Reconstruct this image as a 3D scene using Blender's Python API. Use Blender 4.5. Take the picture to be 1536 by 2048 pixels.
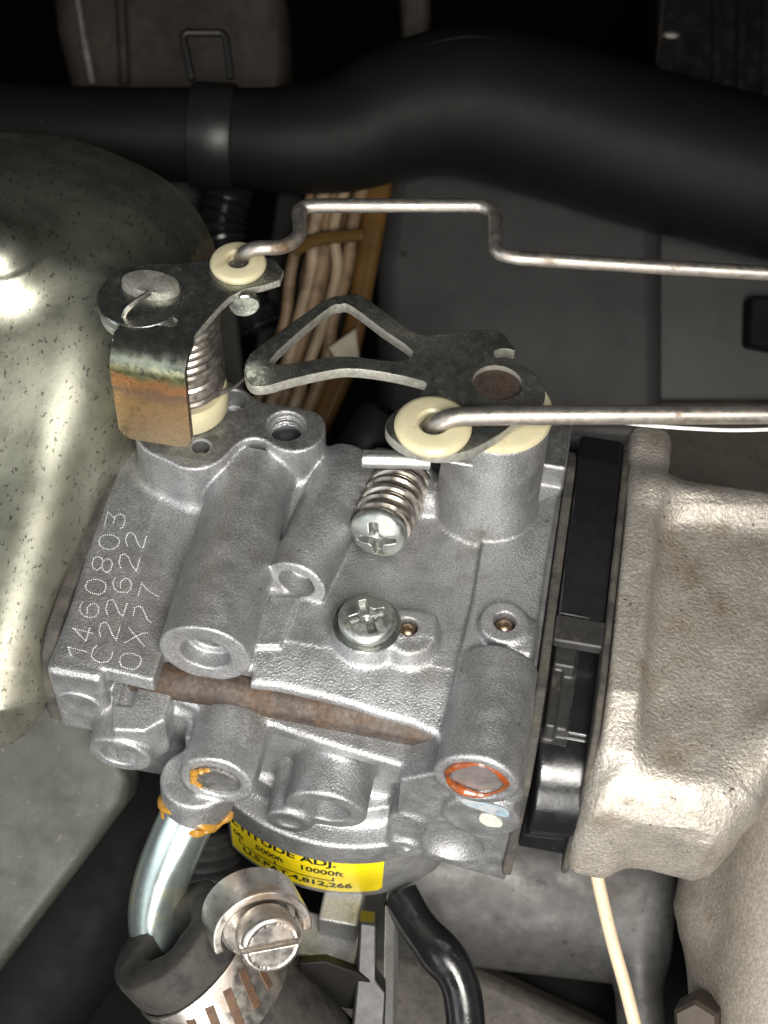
import bpy, bmesh, math, random
import numpy as np
from mathutils import Vector, Matrix
random.seed(7); rng = np.random.default_rng(7)
S = bpy.context.scene
S.unit_settings.system = 'METRIC'; S.unit_settings.scale_length = 0.01      # one unit = one centimetre
for o in list(bpy.data.objects): bpy.data.objects.remove(o)

# ------------------------------------------------------------------ camera
FPX, DIST = 3000., 30.
EL, AZ, RO = math.radians(53), math.radians(7.5), math.radians(3.5)
cd = np.array([-math.sin(AZ)*math.cos(EL), math.cos(AZ)*math.cos(EL), -math.sin(EL)])
r0 = np.array([math.cos(AZ), math.sin(AZ), 0.]); u0 = np.cross(r0, cd)
cr = r0*math.cos(RO)+u0*math.sin(RO); cu = np.cross(cr, cd)
CP = -DIST*cd
cam = bpy.data.cameras.new('camera'); co = bpy.data.objects.new('camera', cam); S.collection.objects.link(co)
co.matrix_world = Matrix(((cr[0], cu[0], -cd[0], CP[0]), (cr[1], cu[1], -cd[1], CP[1]), (cr[2], cu[2], -cd[2], CP[2]), (0, 0, 0, 1)))
cam.sensor_fit = 'VERTICAL'; cam.sensor_height = 36; cam.lens = 36*FPX/2048
cam.clip_start = 0.5; cam.clip_end = 500
cam.dof.use_dof = True; cam.dof.focus_distance = 28.6; cam.dof.aperture_fstop = 0.2
S.camera = co

# ------------------------------------------------------------------ world, lamps, exposure
W = bpy.data.worlds.new('World'); S.world = W; W.use_nodes = True
W.node_tree.nodes['Background'].inputs[0].default_value = (0.75, 0.85, 1, 1)
W.node_tree.nodes['Background'].inputs[1].default_value = 0.025
def area(name, loc, target, size, power, col=(1, 1, 1), size_y=None, spread=180):
    l = bpy.data.lights.new(name, 'AREA'); l.energy = power; l.color = col; l.size = size
    l.spread = math.radians(spread)
    if size_y: l.shape = 'RECTANGLE'; l.size_y = size_y
    o = bpy.data.objects.new(name, l); S.collection.objects.link(o)
    o.location = loc; o.rotation_euler = (Vector(target)-Vector(loc)).to_track_quat('-Z', 'Y').to_euler()
    return o
area('work_lamp', (9, -25, 27), (0.5, -6, -2), 15, 4900, (1, 0.965, 0.90), spread=75)
area('left_rim_light', (-24, -24, 12), (-3, -4, -2), 28, 1400, (0.90, 0.96, 1.0), spread=80)  # soft rim light added from the left, with no window behind it
area('front_light', (2, -34, 2), (0, -5, -2), 18, 2000, (1.0, 0.97, 0.92), spread=70)
S.view_settings.view_transform = 'Standard'; S.view_settings.look = 'None'
S.view_settings.exposure = 0; S.view_settings.gamma = 1
S.render.engine = 'CYCLES'; S.cycles.max_bounces = 6

# ------------------------------------------------------------------ where a picture point lies on a plane of the scene
def ray(px, py): return cd+cr*(px-768)/FPX-cu*(py-1024)/FPX
def PZ(px, py, z=0.): v = ray(px, py); return CP+v*((z-CP[2])/v[2])
def PY(px, py, y): v = ray(px, py); return CP+v*((y-CP[1])/v[1])
def PX(px, py, x): v = ray(px, py); return CP+v*((x-CP[0])/v[0])
def PD(px, py, dep): return CP+ray(px, py)*dep

# ------------------------------------------------------------------ materials
def new_mat(name):
    m = bpy.data.materials.new(name); m.use_nodes = True
    nt = m.node_tree; b = nt.nodes['Principled BSDF']
    return m, nt, b
def nd(nt, t, **kw):
    n = nt.nodes.new(t)
    for k, v in kw.items():
        if k in n.inputs: n.inputs[k].default_value = v
        else: setattr(n, k, v)
    return n
def ramp(nt, fac, stops):
    r = nt.nodes.new('ShaderNodeValToRGB'); e = r.color_ramp.elements
    while len(e) < len(stops): e.new(0.5)
    for i, (p, c) in enumerate(stops):
        e[i].position = p; e[i].color = (c, c, c, 1) if isinstance(c, (int, float)) else (*c, 1)
    nt.links.new(fac, r.inputs[0]); return r
def mixc(nt, fac, a, b, mode='MIX'):
    m = nt.nodes.new('ShaderNodeMix'); m.data_type = 'RGBA'; m.blend_type = mode
    for s, v in ((0, fac), (6, a), (7, b)):
        if hasattr(v, 'links'): nt.links.new(v, m.inputs[s])
        elif s == 0: m.inputs[0].default_value = v
        else: m.inputs[s].default_value = (*v, 1)
    return m.outputs[2]
def coords(nt, scale=None):
    tc = nt.nodes.new('ShaderNodeTexCoord')
    if scale is None: return tc.outputs['Object']
    mp = nd(nt, 'ShaderNodeMapping', Scale=scale); nt.links.new(tc.outputs['Object'], mp.inputs[0]); return mp.outputs[0]
def noise(nt, co_, scale, detail=3, rough=0.55):
    n = nd(nt, 'ShaderNodeTexNoise', Scale=scale, Detail=detail, Roughness=rough); nt.links.new(co_, n.inputs['Vector']); return n.outputs[0]
def material(name, col, metal=0., rough=0.5, var=0.12, var_scale=1.2, grain=0., grain_scale=20., grain_detail=2, stretch=None,
             spots=None, dirt=None, coat=0., sss=0., rough_var=0.12, fine=None, spec=0.5, mottle=None, depth=0.02):
    """spots: (colour, scale, threshold, strength); dirt: (colour, scale, low, high); fine: (scale, strength)"""
    m, nt, b = new_mat(name); co_ = coords(nt); cs = coords(nt, stretch) if stretch else co_
    base = mixc(nt, ramp(nt, noise(nt, co_, var_scale, 5), [(0.3, 0), (0.7, 1)]).outputs[0],
                tuple(c*(1-var) for c in col), tuple(min(1, c*(1+var)) for c in col))
    rf = None
    if dirt:
        f = ramp(nt, noise(nt, co_, dirt[1], 8, 0.65), [(dirt[2], 0), (dirt[3], 1)]).outputs[0]
        base = mixc(nt, f, base, dirt[0]); rf = f
    if spots:
        f = ramp(nt, noise(nt, cs, spots[1], 3, 0.6), [(spots[2], 0), (spots[2]+0.05, spots[3])]).outputs[0]
        base = mixc(nt, f, base, spots[0])
    if mottle:
        f = ramp(nt, noise(nt, co_, mottle[0], 2, 0.6), [(0.35, 1-mottle[1]), (0.65, 1)]).outputs[0]
        base = mixc(nt, 1.0, base, f, 'MULTIPLY')
    nt.links.new(base, b.inputs['Base Color'])
    b.inputs['Metallic'].default_value = metal
    b.inputs['Specular IOR Level'].default_value = spec
    r = ramp(nt, noise(nt, co_, var_scale*3, 4), [(0.3, max(0.02, rough-rough_var)), (0.7, min(1, rough+rough_var))]).outputs[0]
    if rf is not None: r = mixc(nt, rf, r, (0.75, 0.75, 0.75))
    nt.links.new(r, b.inputs['Roughness'])
    if coat: b.inputs['Coat Weight'].default_value = coat; b.inputs['Coat Roughness'].default_value = 0.15
    if sss: b.inputs['Subsurface Weight'].default_value = sss; b.inputs['Subsurface Radius'].default_value = (0.25, 0.18, 0.08); b.inputs['Subsurface Scale'].default_value = 1
    if grain:
        bp = nd(nt, 'ShaderNodeBump', Strength=grain, Distance=depth)
        nt.links.new(noise(nt, cs, grain_scale, grain_detail), bp.inputs['Height'])
        last = bp
        if fine:
            b2 = nd(nt, 'ShaderNodeBump', Strength=fine[1], Distance=0.02)
            nt.links.new(noise(nt, co_, fine[0], 4, 0.7), b2.inputs['Height']); nt.links.new(bp.outputs[0], b2.inputs['Normal']); last = b2
        nt.links.new(last.outputs[0], b.inputs['Normal'])
    return m
M = {}
M['alu'] = material('cast_aluminium', (0.45, 0.453, 0.46), 0.80, 0.44, 0.12, 0.9, 0.8, 24, 3, fine=(3.0, 0.12), spots=((0.06, 0.055, 0.045), 5, 0.70, 0.75), dirt=((0.17, 0.155, 0.125), 0.75, 0.54, 0.80), mottle=(26, 0.36), depth=0.02)
M['alu_machined'] = material('machined_aluminium', (0.30, 0.30, 0.295), 0.8, 0.42, 0.15, 3, 0.3, 26, 4, dirt=((0.10, 0.095, 0.085), 2.0, 0.46, 0.68), mottle=(14, 0.35))
M['bowl'] = material('bowl_aluminium', (0.40, 0.40, 0.39), 0.7, 0.5, 0.08, 1.2, 0.4, 22, 2, fine=(2.5, 0.15), mottle=(20, 0.25), dirt=((0.22, 0.2, 0.17), 0.9, 0.55, 0.8))
M['tan'] = material('tan_casting', (0.46, 0.425, 0.375), 0.6, 0.48, 0.10, 0.7, 1.0, 13, 3, fine=(28, 0.4), dirt=((0.20, 0.15, 0.10), 0.9, 0.52, 0.76), spots=((0.05, 0.035, 0.025), 7, 0.67, 0.9), mottle=(18, 0.3), depth=0.026)
M['tan_dull'] = material('dull_tan_casting', (0.30, 0.265, 0.225), 0.4, 0.52, 0.12, 0.7, 0.8, 13, 3, dirt=((0.16, 0.125, 0.09), 0.9, 0.55, 0.8), mottle=(15, 0.3))
M['zinc'] = material('zinc_plate', (0.25, 0.26, 0.24), 0.93, 0.28, 0.15, 2, 0.3, 16, 4, spots=((0.55, 0.54, 0.47), 21, 0.615, 0.8), dirt=((0.08, 0.08, 0.072), 2.5, 0.50, 0.72))
M['shear'] = material('bright_sheared_edge', (0.46, 0.45, 0.395), 0.6, 0.42, 0.15, 3, 0.5, 12, 3, stretch=(3, 3, 0.4), dirt=((0.17, 0.155, 0.12), 3, 0.54, 0.72), mottle=(14, 0.3))  # bare sheared metal, toned up for front light on the edges
M['zinc_bright'] = material('bright_zinc', (0.38, 0.395, 0.375), 0.95, 0.43, 0.12, 3, 0.15, 18, 3, dirt=((0.22, 0.20, 0.13), 3, 0.54, 0.74))
M['rod'] = material('rod_steel', (0.37, 0.34, 0.305), 0.88, 0.42, 0.10, 1.5, 0.2, 25, 3, dirt=((0.17, 0.11, 0.07), 0.9, 0.58, 0.72), stretch=(1, 3, 3), mottle=(9, 0.15))
M['spring'] = material('spring_steel', (0.42, 0.385, 0.34), 0.95, 0.33, 0.12, 2, 0.1, 20, 2, dirt=((0.22, 0.17, 0.12), 2.0, 0.66, 0.8))
M['nylon'] = material('nylon', (0.50, 0.455, 0.30), 0, 0.36, 0.08, 2, 0.05, 12, 2, sss=0.3, dirt=((0.30, 0.17, 0.07), 2.0, 0.60, 0.80))
M['rubber'] = material('black_rubber', (0.0075, 0.0068, 0.0062), 0, 0.55, 0.12, 1.0, 0.06, 12, 3, spots=((0.10, 0.09, 0.08), 7, 0.722, 0.8), spec=0.15, rough_var=0.02, stretch=(1, 0.6, 1))
M['clamp_black'] = material('black_spring_steel', (0.014, 0.0135, 0.013), 0.2, 0.42, 0.15, 1.5, 0.08, 10, 3, rough_var=0.04)
M['rubber_brown'] = material('dusty_rubber', (0.040, 0.036, 0.031), 0, 0.7, 0.3, 1.5, 0.9, 7, 6, dirt=((0.015, 0.0145, 0.014), 1.5, 0.42, 0.62), spec=0.3)
M['plastic'] = material('black_plastic', (0.010, 0.010, 0.011), 0, 0.24, 0.2, 1, 0.12, 10, 3, spots=((0.22, 0.19, 0.15), 17, 0.735, 0.7), rough_var=0.12)
M['plastic_dusty'] = material('dusty_plastic', (0.022, 0.0215, 0.021), 0, 0.42, 0.2, 1, 0.3, 10, 4, dirt=((0.12, 0.10, 0.072), 1.6, 0.56, 0.80), spots=((0.25, 0.21, 0.16), 15, 0.70, 0.7))
M['gasket'] = material('fibre_gasket', (0.06, 0.053, 0.044), 0, 0.85, 0.3, 3, 0.8, 18, 5, dirt=((0.022, 0.022, 0.022), 2, 0.45, 0.65))
M['rust'] = material('rusty_bar', (0.085, 0.066, 0.055), 0.5, 0.5, 0.3, 1.2, 0.4, 14, 5, dirt=((0.10, 0.052, 0.026), 1.6, 0.48, 0.72), mottle=(10, 0.4))
M['brass'] = material('brass_pin', (0.42, 0.30, 0.20), 0.95, 0.3, 0.15, 4, 0.1, 20, 2)
M['amber'] = material('amber_sealant', (0.34, 0.17, 0.025), 0, 0.25, 0.3, 3, 0.3, 6, 3, coat=0.5, sss=0.2, dirt=((0.18, 0.10, 0.03), 3, 0.5, 0.7))
M['redseal'] = material('red_sealant', (0.20, 0.045, 0.010), 0, 0.25, 0.4, 4, 0.4, 7, 3, coat=0.4, dirt=((0.20, 0.08, 0.018), 3, 0.52, 0.7))
M['plug'] = material('sealed_plug', (0.30, 0.265, 0.25), 0.6, 0.3, 0.2, 3, 0.3, 6, 4, coat=0.4, dirt=((0.24, 0.20, 0.22), 2, 0.5, 0.7))
M['paintmark'] = material('blue_paint', (0.24, 0.33, 0.39), 0.1, 0.5, 0.3, 4, 0.6, 12, 4, dirt=((0.36, 0.36, 0.35), 5, 0.45, 0.6))
M['paintpale'] = material('pale_paint', (0.52, 0.54, 0.43), 0, 0.5, 0.2, 4, 0.6, 12, 4, dirt=((0.36, 0.36, 0.35), 5, 0.5, 0.65))
M['yellow'] = material('yellow_sticker', (0.82, 0.64, 0.006), 0, 0.34, 0.06, 1.5, 0.05, 5, 2, coat=0.2, dirt=((0.55, 0.42, 0.03), 1.8, 0.58, 0.85), spots=((0.30, 0.24, 0.05), 9, 0.70, 0.6))
M['ink'] = material('black_ink', (0.012, 0.012, 0.010), 0, 0.4, 0.1, 3)
M['peen'] = material('peened_dots', (0.80, 0.81, 0.83), 0.3, 0.4, 0.05, 3)
M['thread'] = material('hole_steel', (0.10, 0.10, 0.11), 0.8, 0.45, 0.2, 3)
M['cover'] = material('chromated_steel', (0.375, 0.378, 0.305), 0.92, 0.40, 0.06, 0.6, 0.14, 5, 4, fine=(1.6, 0.08), spots=((0.06, 0.058, 0.045), 10, 0.605, 0.7), dirt=((0.24, 0.20, 0.145), 0.5, 0.55, 0.82), stretch=(1.3, 0.6, 1), rough_var=0.05)
M['olive'] = material('olive_paint', (0.034, 0.035, 0.027), 0.1, 0.5, 0.2, 0.6, 0.25, 9, 4, spots=((0.09, 0.09, 0.075), 7, 0.66, 0.6), dirt=((0.022, 0.022, 0.018), 0.7, 0.45, 0.7))
M['tube'] = material('zinc_tube', (0.52, 0.60, 0.58), 0.9, 0.27, 0.10, 0.6, 0.06, 6, 3, spots=((0.62, 0.60, 0.42), 0.9, 0.55, 0.6), rough_var=0.05)
M['clamp'] = material('clamp_steel', (0.50, 0.47, 0.43), 0.95, 0.34, 0.12, 1.5, 0.15, 10, 3, dirt=((0.24, 0.16, 0.10), 1.0, 0.53, 0.72))
M['clamp_slot'] = material('rusty_shaded_slot', (0.085, 0.048, 0.027), 0.3, 0.6, 0.3, 4, 0.3, 15, 3)  # rust brown, darkened to paint in the depth of the slots
M['panel'] = material('grey_sheet', (0.052, 0.052, 0.051), 0.3, 0.42, 0.08, 0.4, 0.06, 8, 3, spots=((0.015, 0.013, 0.010), 1.6, 0.69, 0.8), rough_var=0.05)
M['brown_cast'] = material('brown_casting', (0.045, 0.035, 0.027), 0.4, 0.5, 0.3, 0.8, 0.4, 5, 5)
M['loom'] = material('wire_insulation', (0.20, 0.13, 0.073), 0, 0.55, 0.25, 1.2, 0.2, 10, 3, dirt=((0.06, 0.038, 0.02), 1.6, 0.48, 0.68))
M['loom_pale'] = material('pale_insulation', (0.28, 0.21, 0.135), 0, 0.55, 0.2, 1.2, 0.2, 10, 3, dirt=((0.10, 0.06, 0.03), 1.6, 0.5, 0.7))
M['amber_wrap'] = material('amber_wrap', (0.105, 0.055, 0.013), 0, 0.4, 0.3, 0.8, 0.2, 6, 3)
M['block'] = material('cream_block', (0.38, 0.33, 0.25), 0, 0.55, 0.1, 1, 0.1, 8, 2)
M['casing'] = material('grey_casing', (0.078, 0.076, 0.073), 0.35, 0.5, 0.18, 0.6, 0.4, 5, 5, spots=((0.02, 0.02, 0.02), 4, 0.64, 0.7), dirt=((0.065, 0.054, 0.042), 0.8, 0.52, 0.8), mottle=(3, 0.3))
M['casing_dirty'] = material('dirty_casing', (0.085, 0.075, 0.063), 0.2, 0.6, 0.25, 0.6, 0.5, 5, 5, spots=((0.025, 0.02, 0.018), 4, 0.60, 0.7), mottle=(4, 0.4))
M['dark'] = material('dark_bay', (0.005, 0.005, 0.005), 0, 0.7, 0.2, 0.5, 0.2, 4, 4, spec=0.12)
M['cream_wire'] = material('cream_insulation', (0.66, 0.52, 0.36), 0, 0.45, 0.08, 1.5, 0.1, 10, 2, dirt=((0.36, 0.18, 0.06), 2.2, 0.64, 0.75))
M['white_wire'] = material('white_wire', (0.78, 0.77, 0.74), 0, 0.4, 0.05, 2)
# chromate tint on the folded choke plate: reflections painted in as colour bands beside its own tint
def chromate():
    m, nt, b = new_mat('chromate_reflections'); co_ = coords(nt)
    sep = nt.nodes.new('ShaderNodeSeparateXYZ'); nt.links.new(co_, sep.inputs[0])
    add = nd(nt, 'ShaderNodeMath', operation='ADD'); nt.links.new(sep.outputs[2], add.inputs[0])
    nz = nd(nt, 'ShaderNodeMath', operation='MULTIPLY_ADD'); nt.links.new(noise(nt, co_, 2.2, 6), nz.inputs[0]); nz.inputs[1].default_value = 0.5; nz.inputs[2].default_value = -0.25
    nt.links.new(nz.outputs[0], add.inputs[1])
    mr = nd(nt, 'ShaderNodeMapRange'); mr.inputs['From Min'].default_value = 1.2; mr.inputs['From Max'].default_value = 4.7; nt.links.new(add.outputs[0], mr.inputs[0])
    c = ramp(nt, mr.outputs[0], [(0.0, (0.40, 0.34, 0.25)), (0.35, (0.42, 0.31, 0.19)), (0.62, (0.46, 0.29, 0.14)), (0.72, (0.33, 0.21, 0.14)), (0.78, (0.62, 0.30, 0.13)), (0.84, (0.38, 0.38, 0.20)), (0.90, (0.26, 0.28, 0.22)), (1, (0.28, 0.29, 0.26))]).outputs[0]
    d = ramp(nt, noise(nt, co_, 5, 6, 0.7), [(0.62, 0), (0.70, 0.8)]).outputs[0]
    nt.links.new(mixc(nt, d, c, (0.09, 0.085, 0.07)), b.inputs['Base Color'])
    b.inputs['Metallic'].default_value = 0.95
    nt.links.new(ramp(nt, noise(nt, co_, 6, 4), [(0.3, 0.2), (0.7, 0.4)]).outputs[0], b.inputs['Roughness'])
    bp = nd(nt, 'ShaderNodeBump', Strength=0.2, Distance=0.02); nt.links.new(noise(nt, co_, 14, 4), bp.inputs['Height']); nt.links.new(bp.outputs[0], b.inputs['Normal'])
    return m
M['chromate'] = chromate()

# ------------------------------------------------------------------ object helpers
COL = S.collection
def link_mesh(name, me, mat, parent=None, sharp=35):
    o = bpy.data.objects.new(name, me); COL.objects.link(o)
    if mat: me.materials.clear(); me.materials.append(M[mat])
    if sharp is not None:
        bm = bmesh.new(); bm.from_mesh(me); a = math.radians(sharp)
        for f in bm.faces: f.smooth = True
        for e in bm.edges: e.smooth = len(e.link_faces) == 2 and e.calc_face_angle(0) < a
        bm.to_mesh(me); bm.free()
    if parent:
        o.parent = parent
        if parent.type == 'EMPTY': o.matrix_parent_inverse = Matrix.Translation(-parent.location)
    return o
def tag(o, label, cat, group=None):
    o['label'] = label; o['category'] = cat
    if group: o['group'] = group
    return o
def thing(name, label, cat, loc=(0, 0, 0), group=None):
    o = bpy.data.objects.new(name, None); COL.objects.link(o); o.location = Vector([float(x) for x in loc]); o.empty_display_size = 0.5
    return tag(o, label, cat, group)
def pyd(verts, faces):
    me = bpy.data.meshes.new('m'); me.from_pydata([tuple(map(float, v)) for v in verts], [], faces); me.update()
    bm = bmesh.new(); bm.from_mesh(me); bmesh.ops.recalc_face_normals(bm, faces=bm.faces); bm.to_mesh(me); bm.free()
    return me
def bevel(o, w, seg=2, ang=30):
    m = o.modifiers.new('bevel', 'BEVEL'); m.width = w; m.segments = seg; m.limit_method = 'ANGLE'; m.angle_limit = math.radians(ang)
    return o
def frame(axis, hint=(0, 0, 1)):
    a = np.array(axis, float); a /= np.linalg.norm(a); h = np.array(hint, float)
    if abs(a@h) > 0.95: h = np.array([1., 0, 0])
    x = np.cross(h, a); x /= np.linalg.norm(x); return x, np.cross(a, x), a
def catmull(pts, n=8, closed=False):
    P = [np.array(p, float) for p in pts]; out = []; N = len(P)
    for i in range(N if closed else N-1):
        if closed: a, b, c, d = P[i-1], P[i], P[(i+1) % N], P[(i+2) % N]
        else: a, b, c, d = P[max(i-1, 0)], P[i], P[i+1], P[min(i+2, N-1)]
        for k in range(n):
            t = k/n; out.append(0.5*((2*b)+(c-a)*t+(2*a-5*b+4*c-d)*t*t+(3*b-a-3*c+d)*t**3))
    if not closed: out.append(P[-1])
    return out
def round_path(pts, r, n=6):
    """polyline with rounded corners"""
    P = [np.array(p, float) for p in pts]; out = [P[0]]
    for i in range(1, len(P)-1):
        a, b, c = P[i-1], P[i], P[i+1]; l1, l2 = np.linalg.norm(a-b), np.linalg.norm(c-b); q = min(r, l1*.48, l2*.48)
        s, e = b+(a-b)/l1*q, b+(c-b)/l2*q
        for k in range(n+1):
            t = k/n; out.append(s*(1-t)**2+2*b*t*(1-t)+e*t*t)
    return out+[P[-1]]
def tube_mesh(path, rad, seg=16, cap=True, dome=False, prof=None):
    P = [np.array(p, float) for p in path]; N = len(P)
    R = rad if hasattr(rad, '__len__') else [rad]*N
    T = [P[min(i+1, N-1)]-P[max(i-1, 0)] for i in range(N)]; T = [t/np.linalg.norm(t) for t in T]
    x, y, _ = frame(T[0]); vs = []; fs = []
    for i in range(N):
        x = x-T[i]*(x@T[i]); x /= np.linalg.norm(x); y = np.cross(T[i], x)
        for k in range(seg):
            a = 2*math.pi*k/seg; vs.append(P[i]+R[i]*(math.cos(a)*x+math.sin(a)*y))
    for i in range(N-1):
        for k in range(seg):
            k2 = (k+1) % seg; fs.append((i*seg+k, i*seg+k2, (i+1)*seg+k2, (i+1)*seg+k))
    if cap: fs += [tuple(range(seg))[::-1], tuple((N-1)*seg+k for k in range(seg))]
    return pyd(vs, fs)
def tube(name, path, rad, mat, parent=None, seg=16, **k): return link_mesh(name, tube_mesh(path, rad, seg, **k), mat, parent)
def lathe_mesh(profile, origin, axis, seg=48, hint=(0, 0, 1), squash=1.):
    x, y, a = frame(axis, hint); o = np.array(origin, float); vs = []; fs = []; idx = []
    for r, h in profile:
        if r < 1e-6: idx.append([len(vs)]*seg); vs.append(o+a*h)
        else:
            idx.append(list(range(len(vs), len(vs)+seg)))
            for k in range(seg):
                t = 2*math.pi*k/seg; vs.append(o+a*h+r*(math.cos(t)*x+squash*math.sin(t)*y))
    for i in range(len(profile)-1):
        for k in range(seg):
            k2 = (k+1) % seg; q = [idx[i][k], idx[i][k2], idx[i+1][k2], idx[i+1][k]]; q = list(dict.fromkeys(q))
            if len(q) > 2: fs.append(tuple(q))
    return pyd(vs, fs)
def lathe(name, profile, origin, axis, mat, parent=None, **k): return link_mesh(name, lathe_mesh(profile, origin, axis, **k), mat, parent)
def box(name, c, half, mat, parent=None, bev=0.03, axes=None):
    ax = axes or (np.array([1., 0, 0]), np.array([0, 1., 0]), np.array([0, 0, 1.])); c = np.array(c, float)
    vs = [c+sx*half[0]*ax[0]+sy*half[1]*ax[1]+sz*half[2]*ax[2] for sx in (-1, 1) for sy in (-1, 1) for sz in (-1, 1)]
    fs = [(0, 1, 3, 2), (4, 6, 7, 5), (0, 4, 5, 1), (2, 3, 7, 6), (0, 2, 6, 4), (1, 5, 7, 3)]
    o = link_mesh(name, pyd(vs, fs), mat, parent)
    if bev: bevel(o, bev, 3)
    return o
def prism(name, loop, vec, mat, parent=None, bev=0.03):
    """closed 3-D loop swept by vec"""
    L = [np.array(p, float) for p in loop]; n = len(L); v = np.array(vec, float)
    vs = L+[p+v for p in L]; fs = [tuple(range(n)), tuple(range(n, 2*n))[::-1]]+[(i, (i+1) % n, n+(i+1) % n, n+i) for i in range(n)]
    o = link_mesh(name, pyd(vs, fs), mat, parent)
    if bev: bevel(o, bev, 3)
    return o
def plate(name, loops, z, t, mat, parent=None, bev=0.02):
    """flat plate with holes: loops of (x,y); upper face at z"""
    cu_ = bpy.data.curves.new('c', 'CURVE'); cu_.dimensions = '2D'; cu_.fill_mode = 'BOTH'; cu_.extrude = t/2-bev; cu_.bevel_depth = bev; cu_.bevel_resolution = 1; cu_.offset = -bev
    for L in loops:
        s = cu_.splines.new('POLY'); s.points.add(len(L)-1); s.use_cyclic_u = True
        for p, q in zip(s.points, L): p.co = (float(q[0]), float(q[1]), 0, 1)
    ob = bpy.data.objects.new('c', cu_); COL.objects.link(ob)
    me = bpy.data.meshes.new_from_object(ob); bpy.data.objects.remove(ob); bpy.data.curves.remove(cu_)
    me.transform(Matrix.Translation((0, 0, z-t/2)))
    o = link_mesh(name, me, mat, parent); me.materials.append(M['shear'])
    for f in me.polygons:
        if abs(f.normal.z) < 0.45: f.material_index = 1  # sheared sides, also brightened for the low front light on them
    return o
def text_mesh(txt, size, bold=0.0):
    cu_ = bpy.data.curves.new('t', 'FONT'); cu_.body = txt; cu_.size = size; cu_.offset = bold; cu_.resolution_u = 3; cu_.fill_mode = 'FRONT'
    ob = bpy.data.objects.new('t', cu_); COL.objects.link(ob); me = bpy.data.meshes.new_from_object(ob); bpy.data.objects.remove(ob)
    return me

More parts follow.
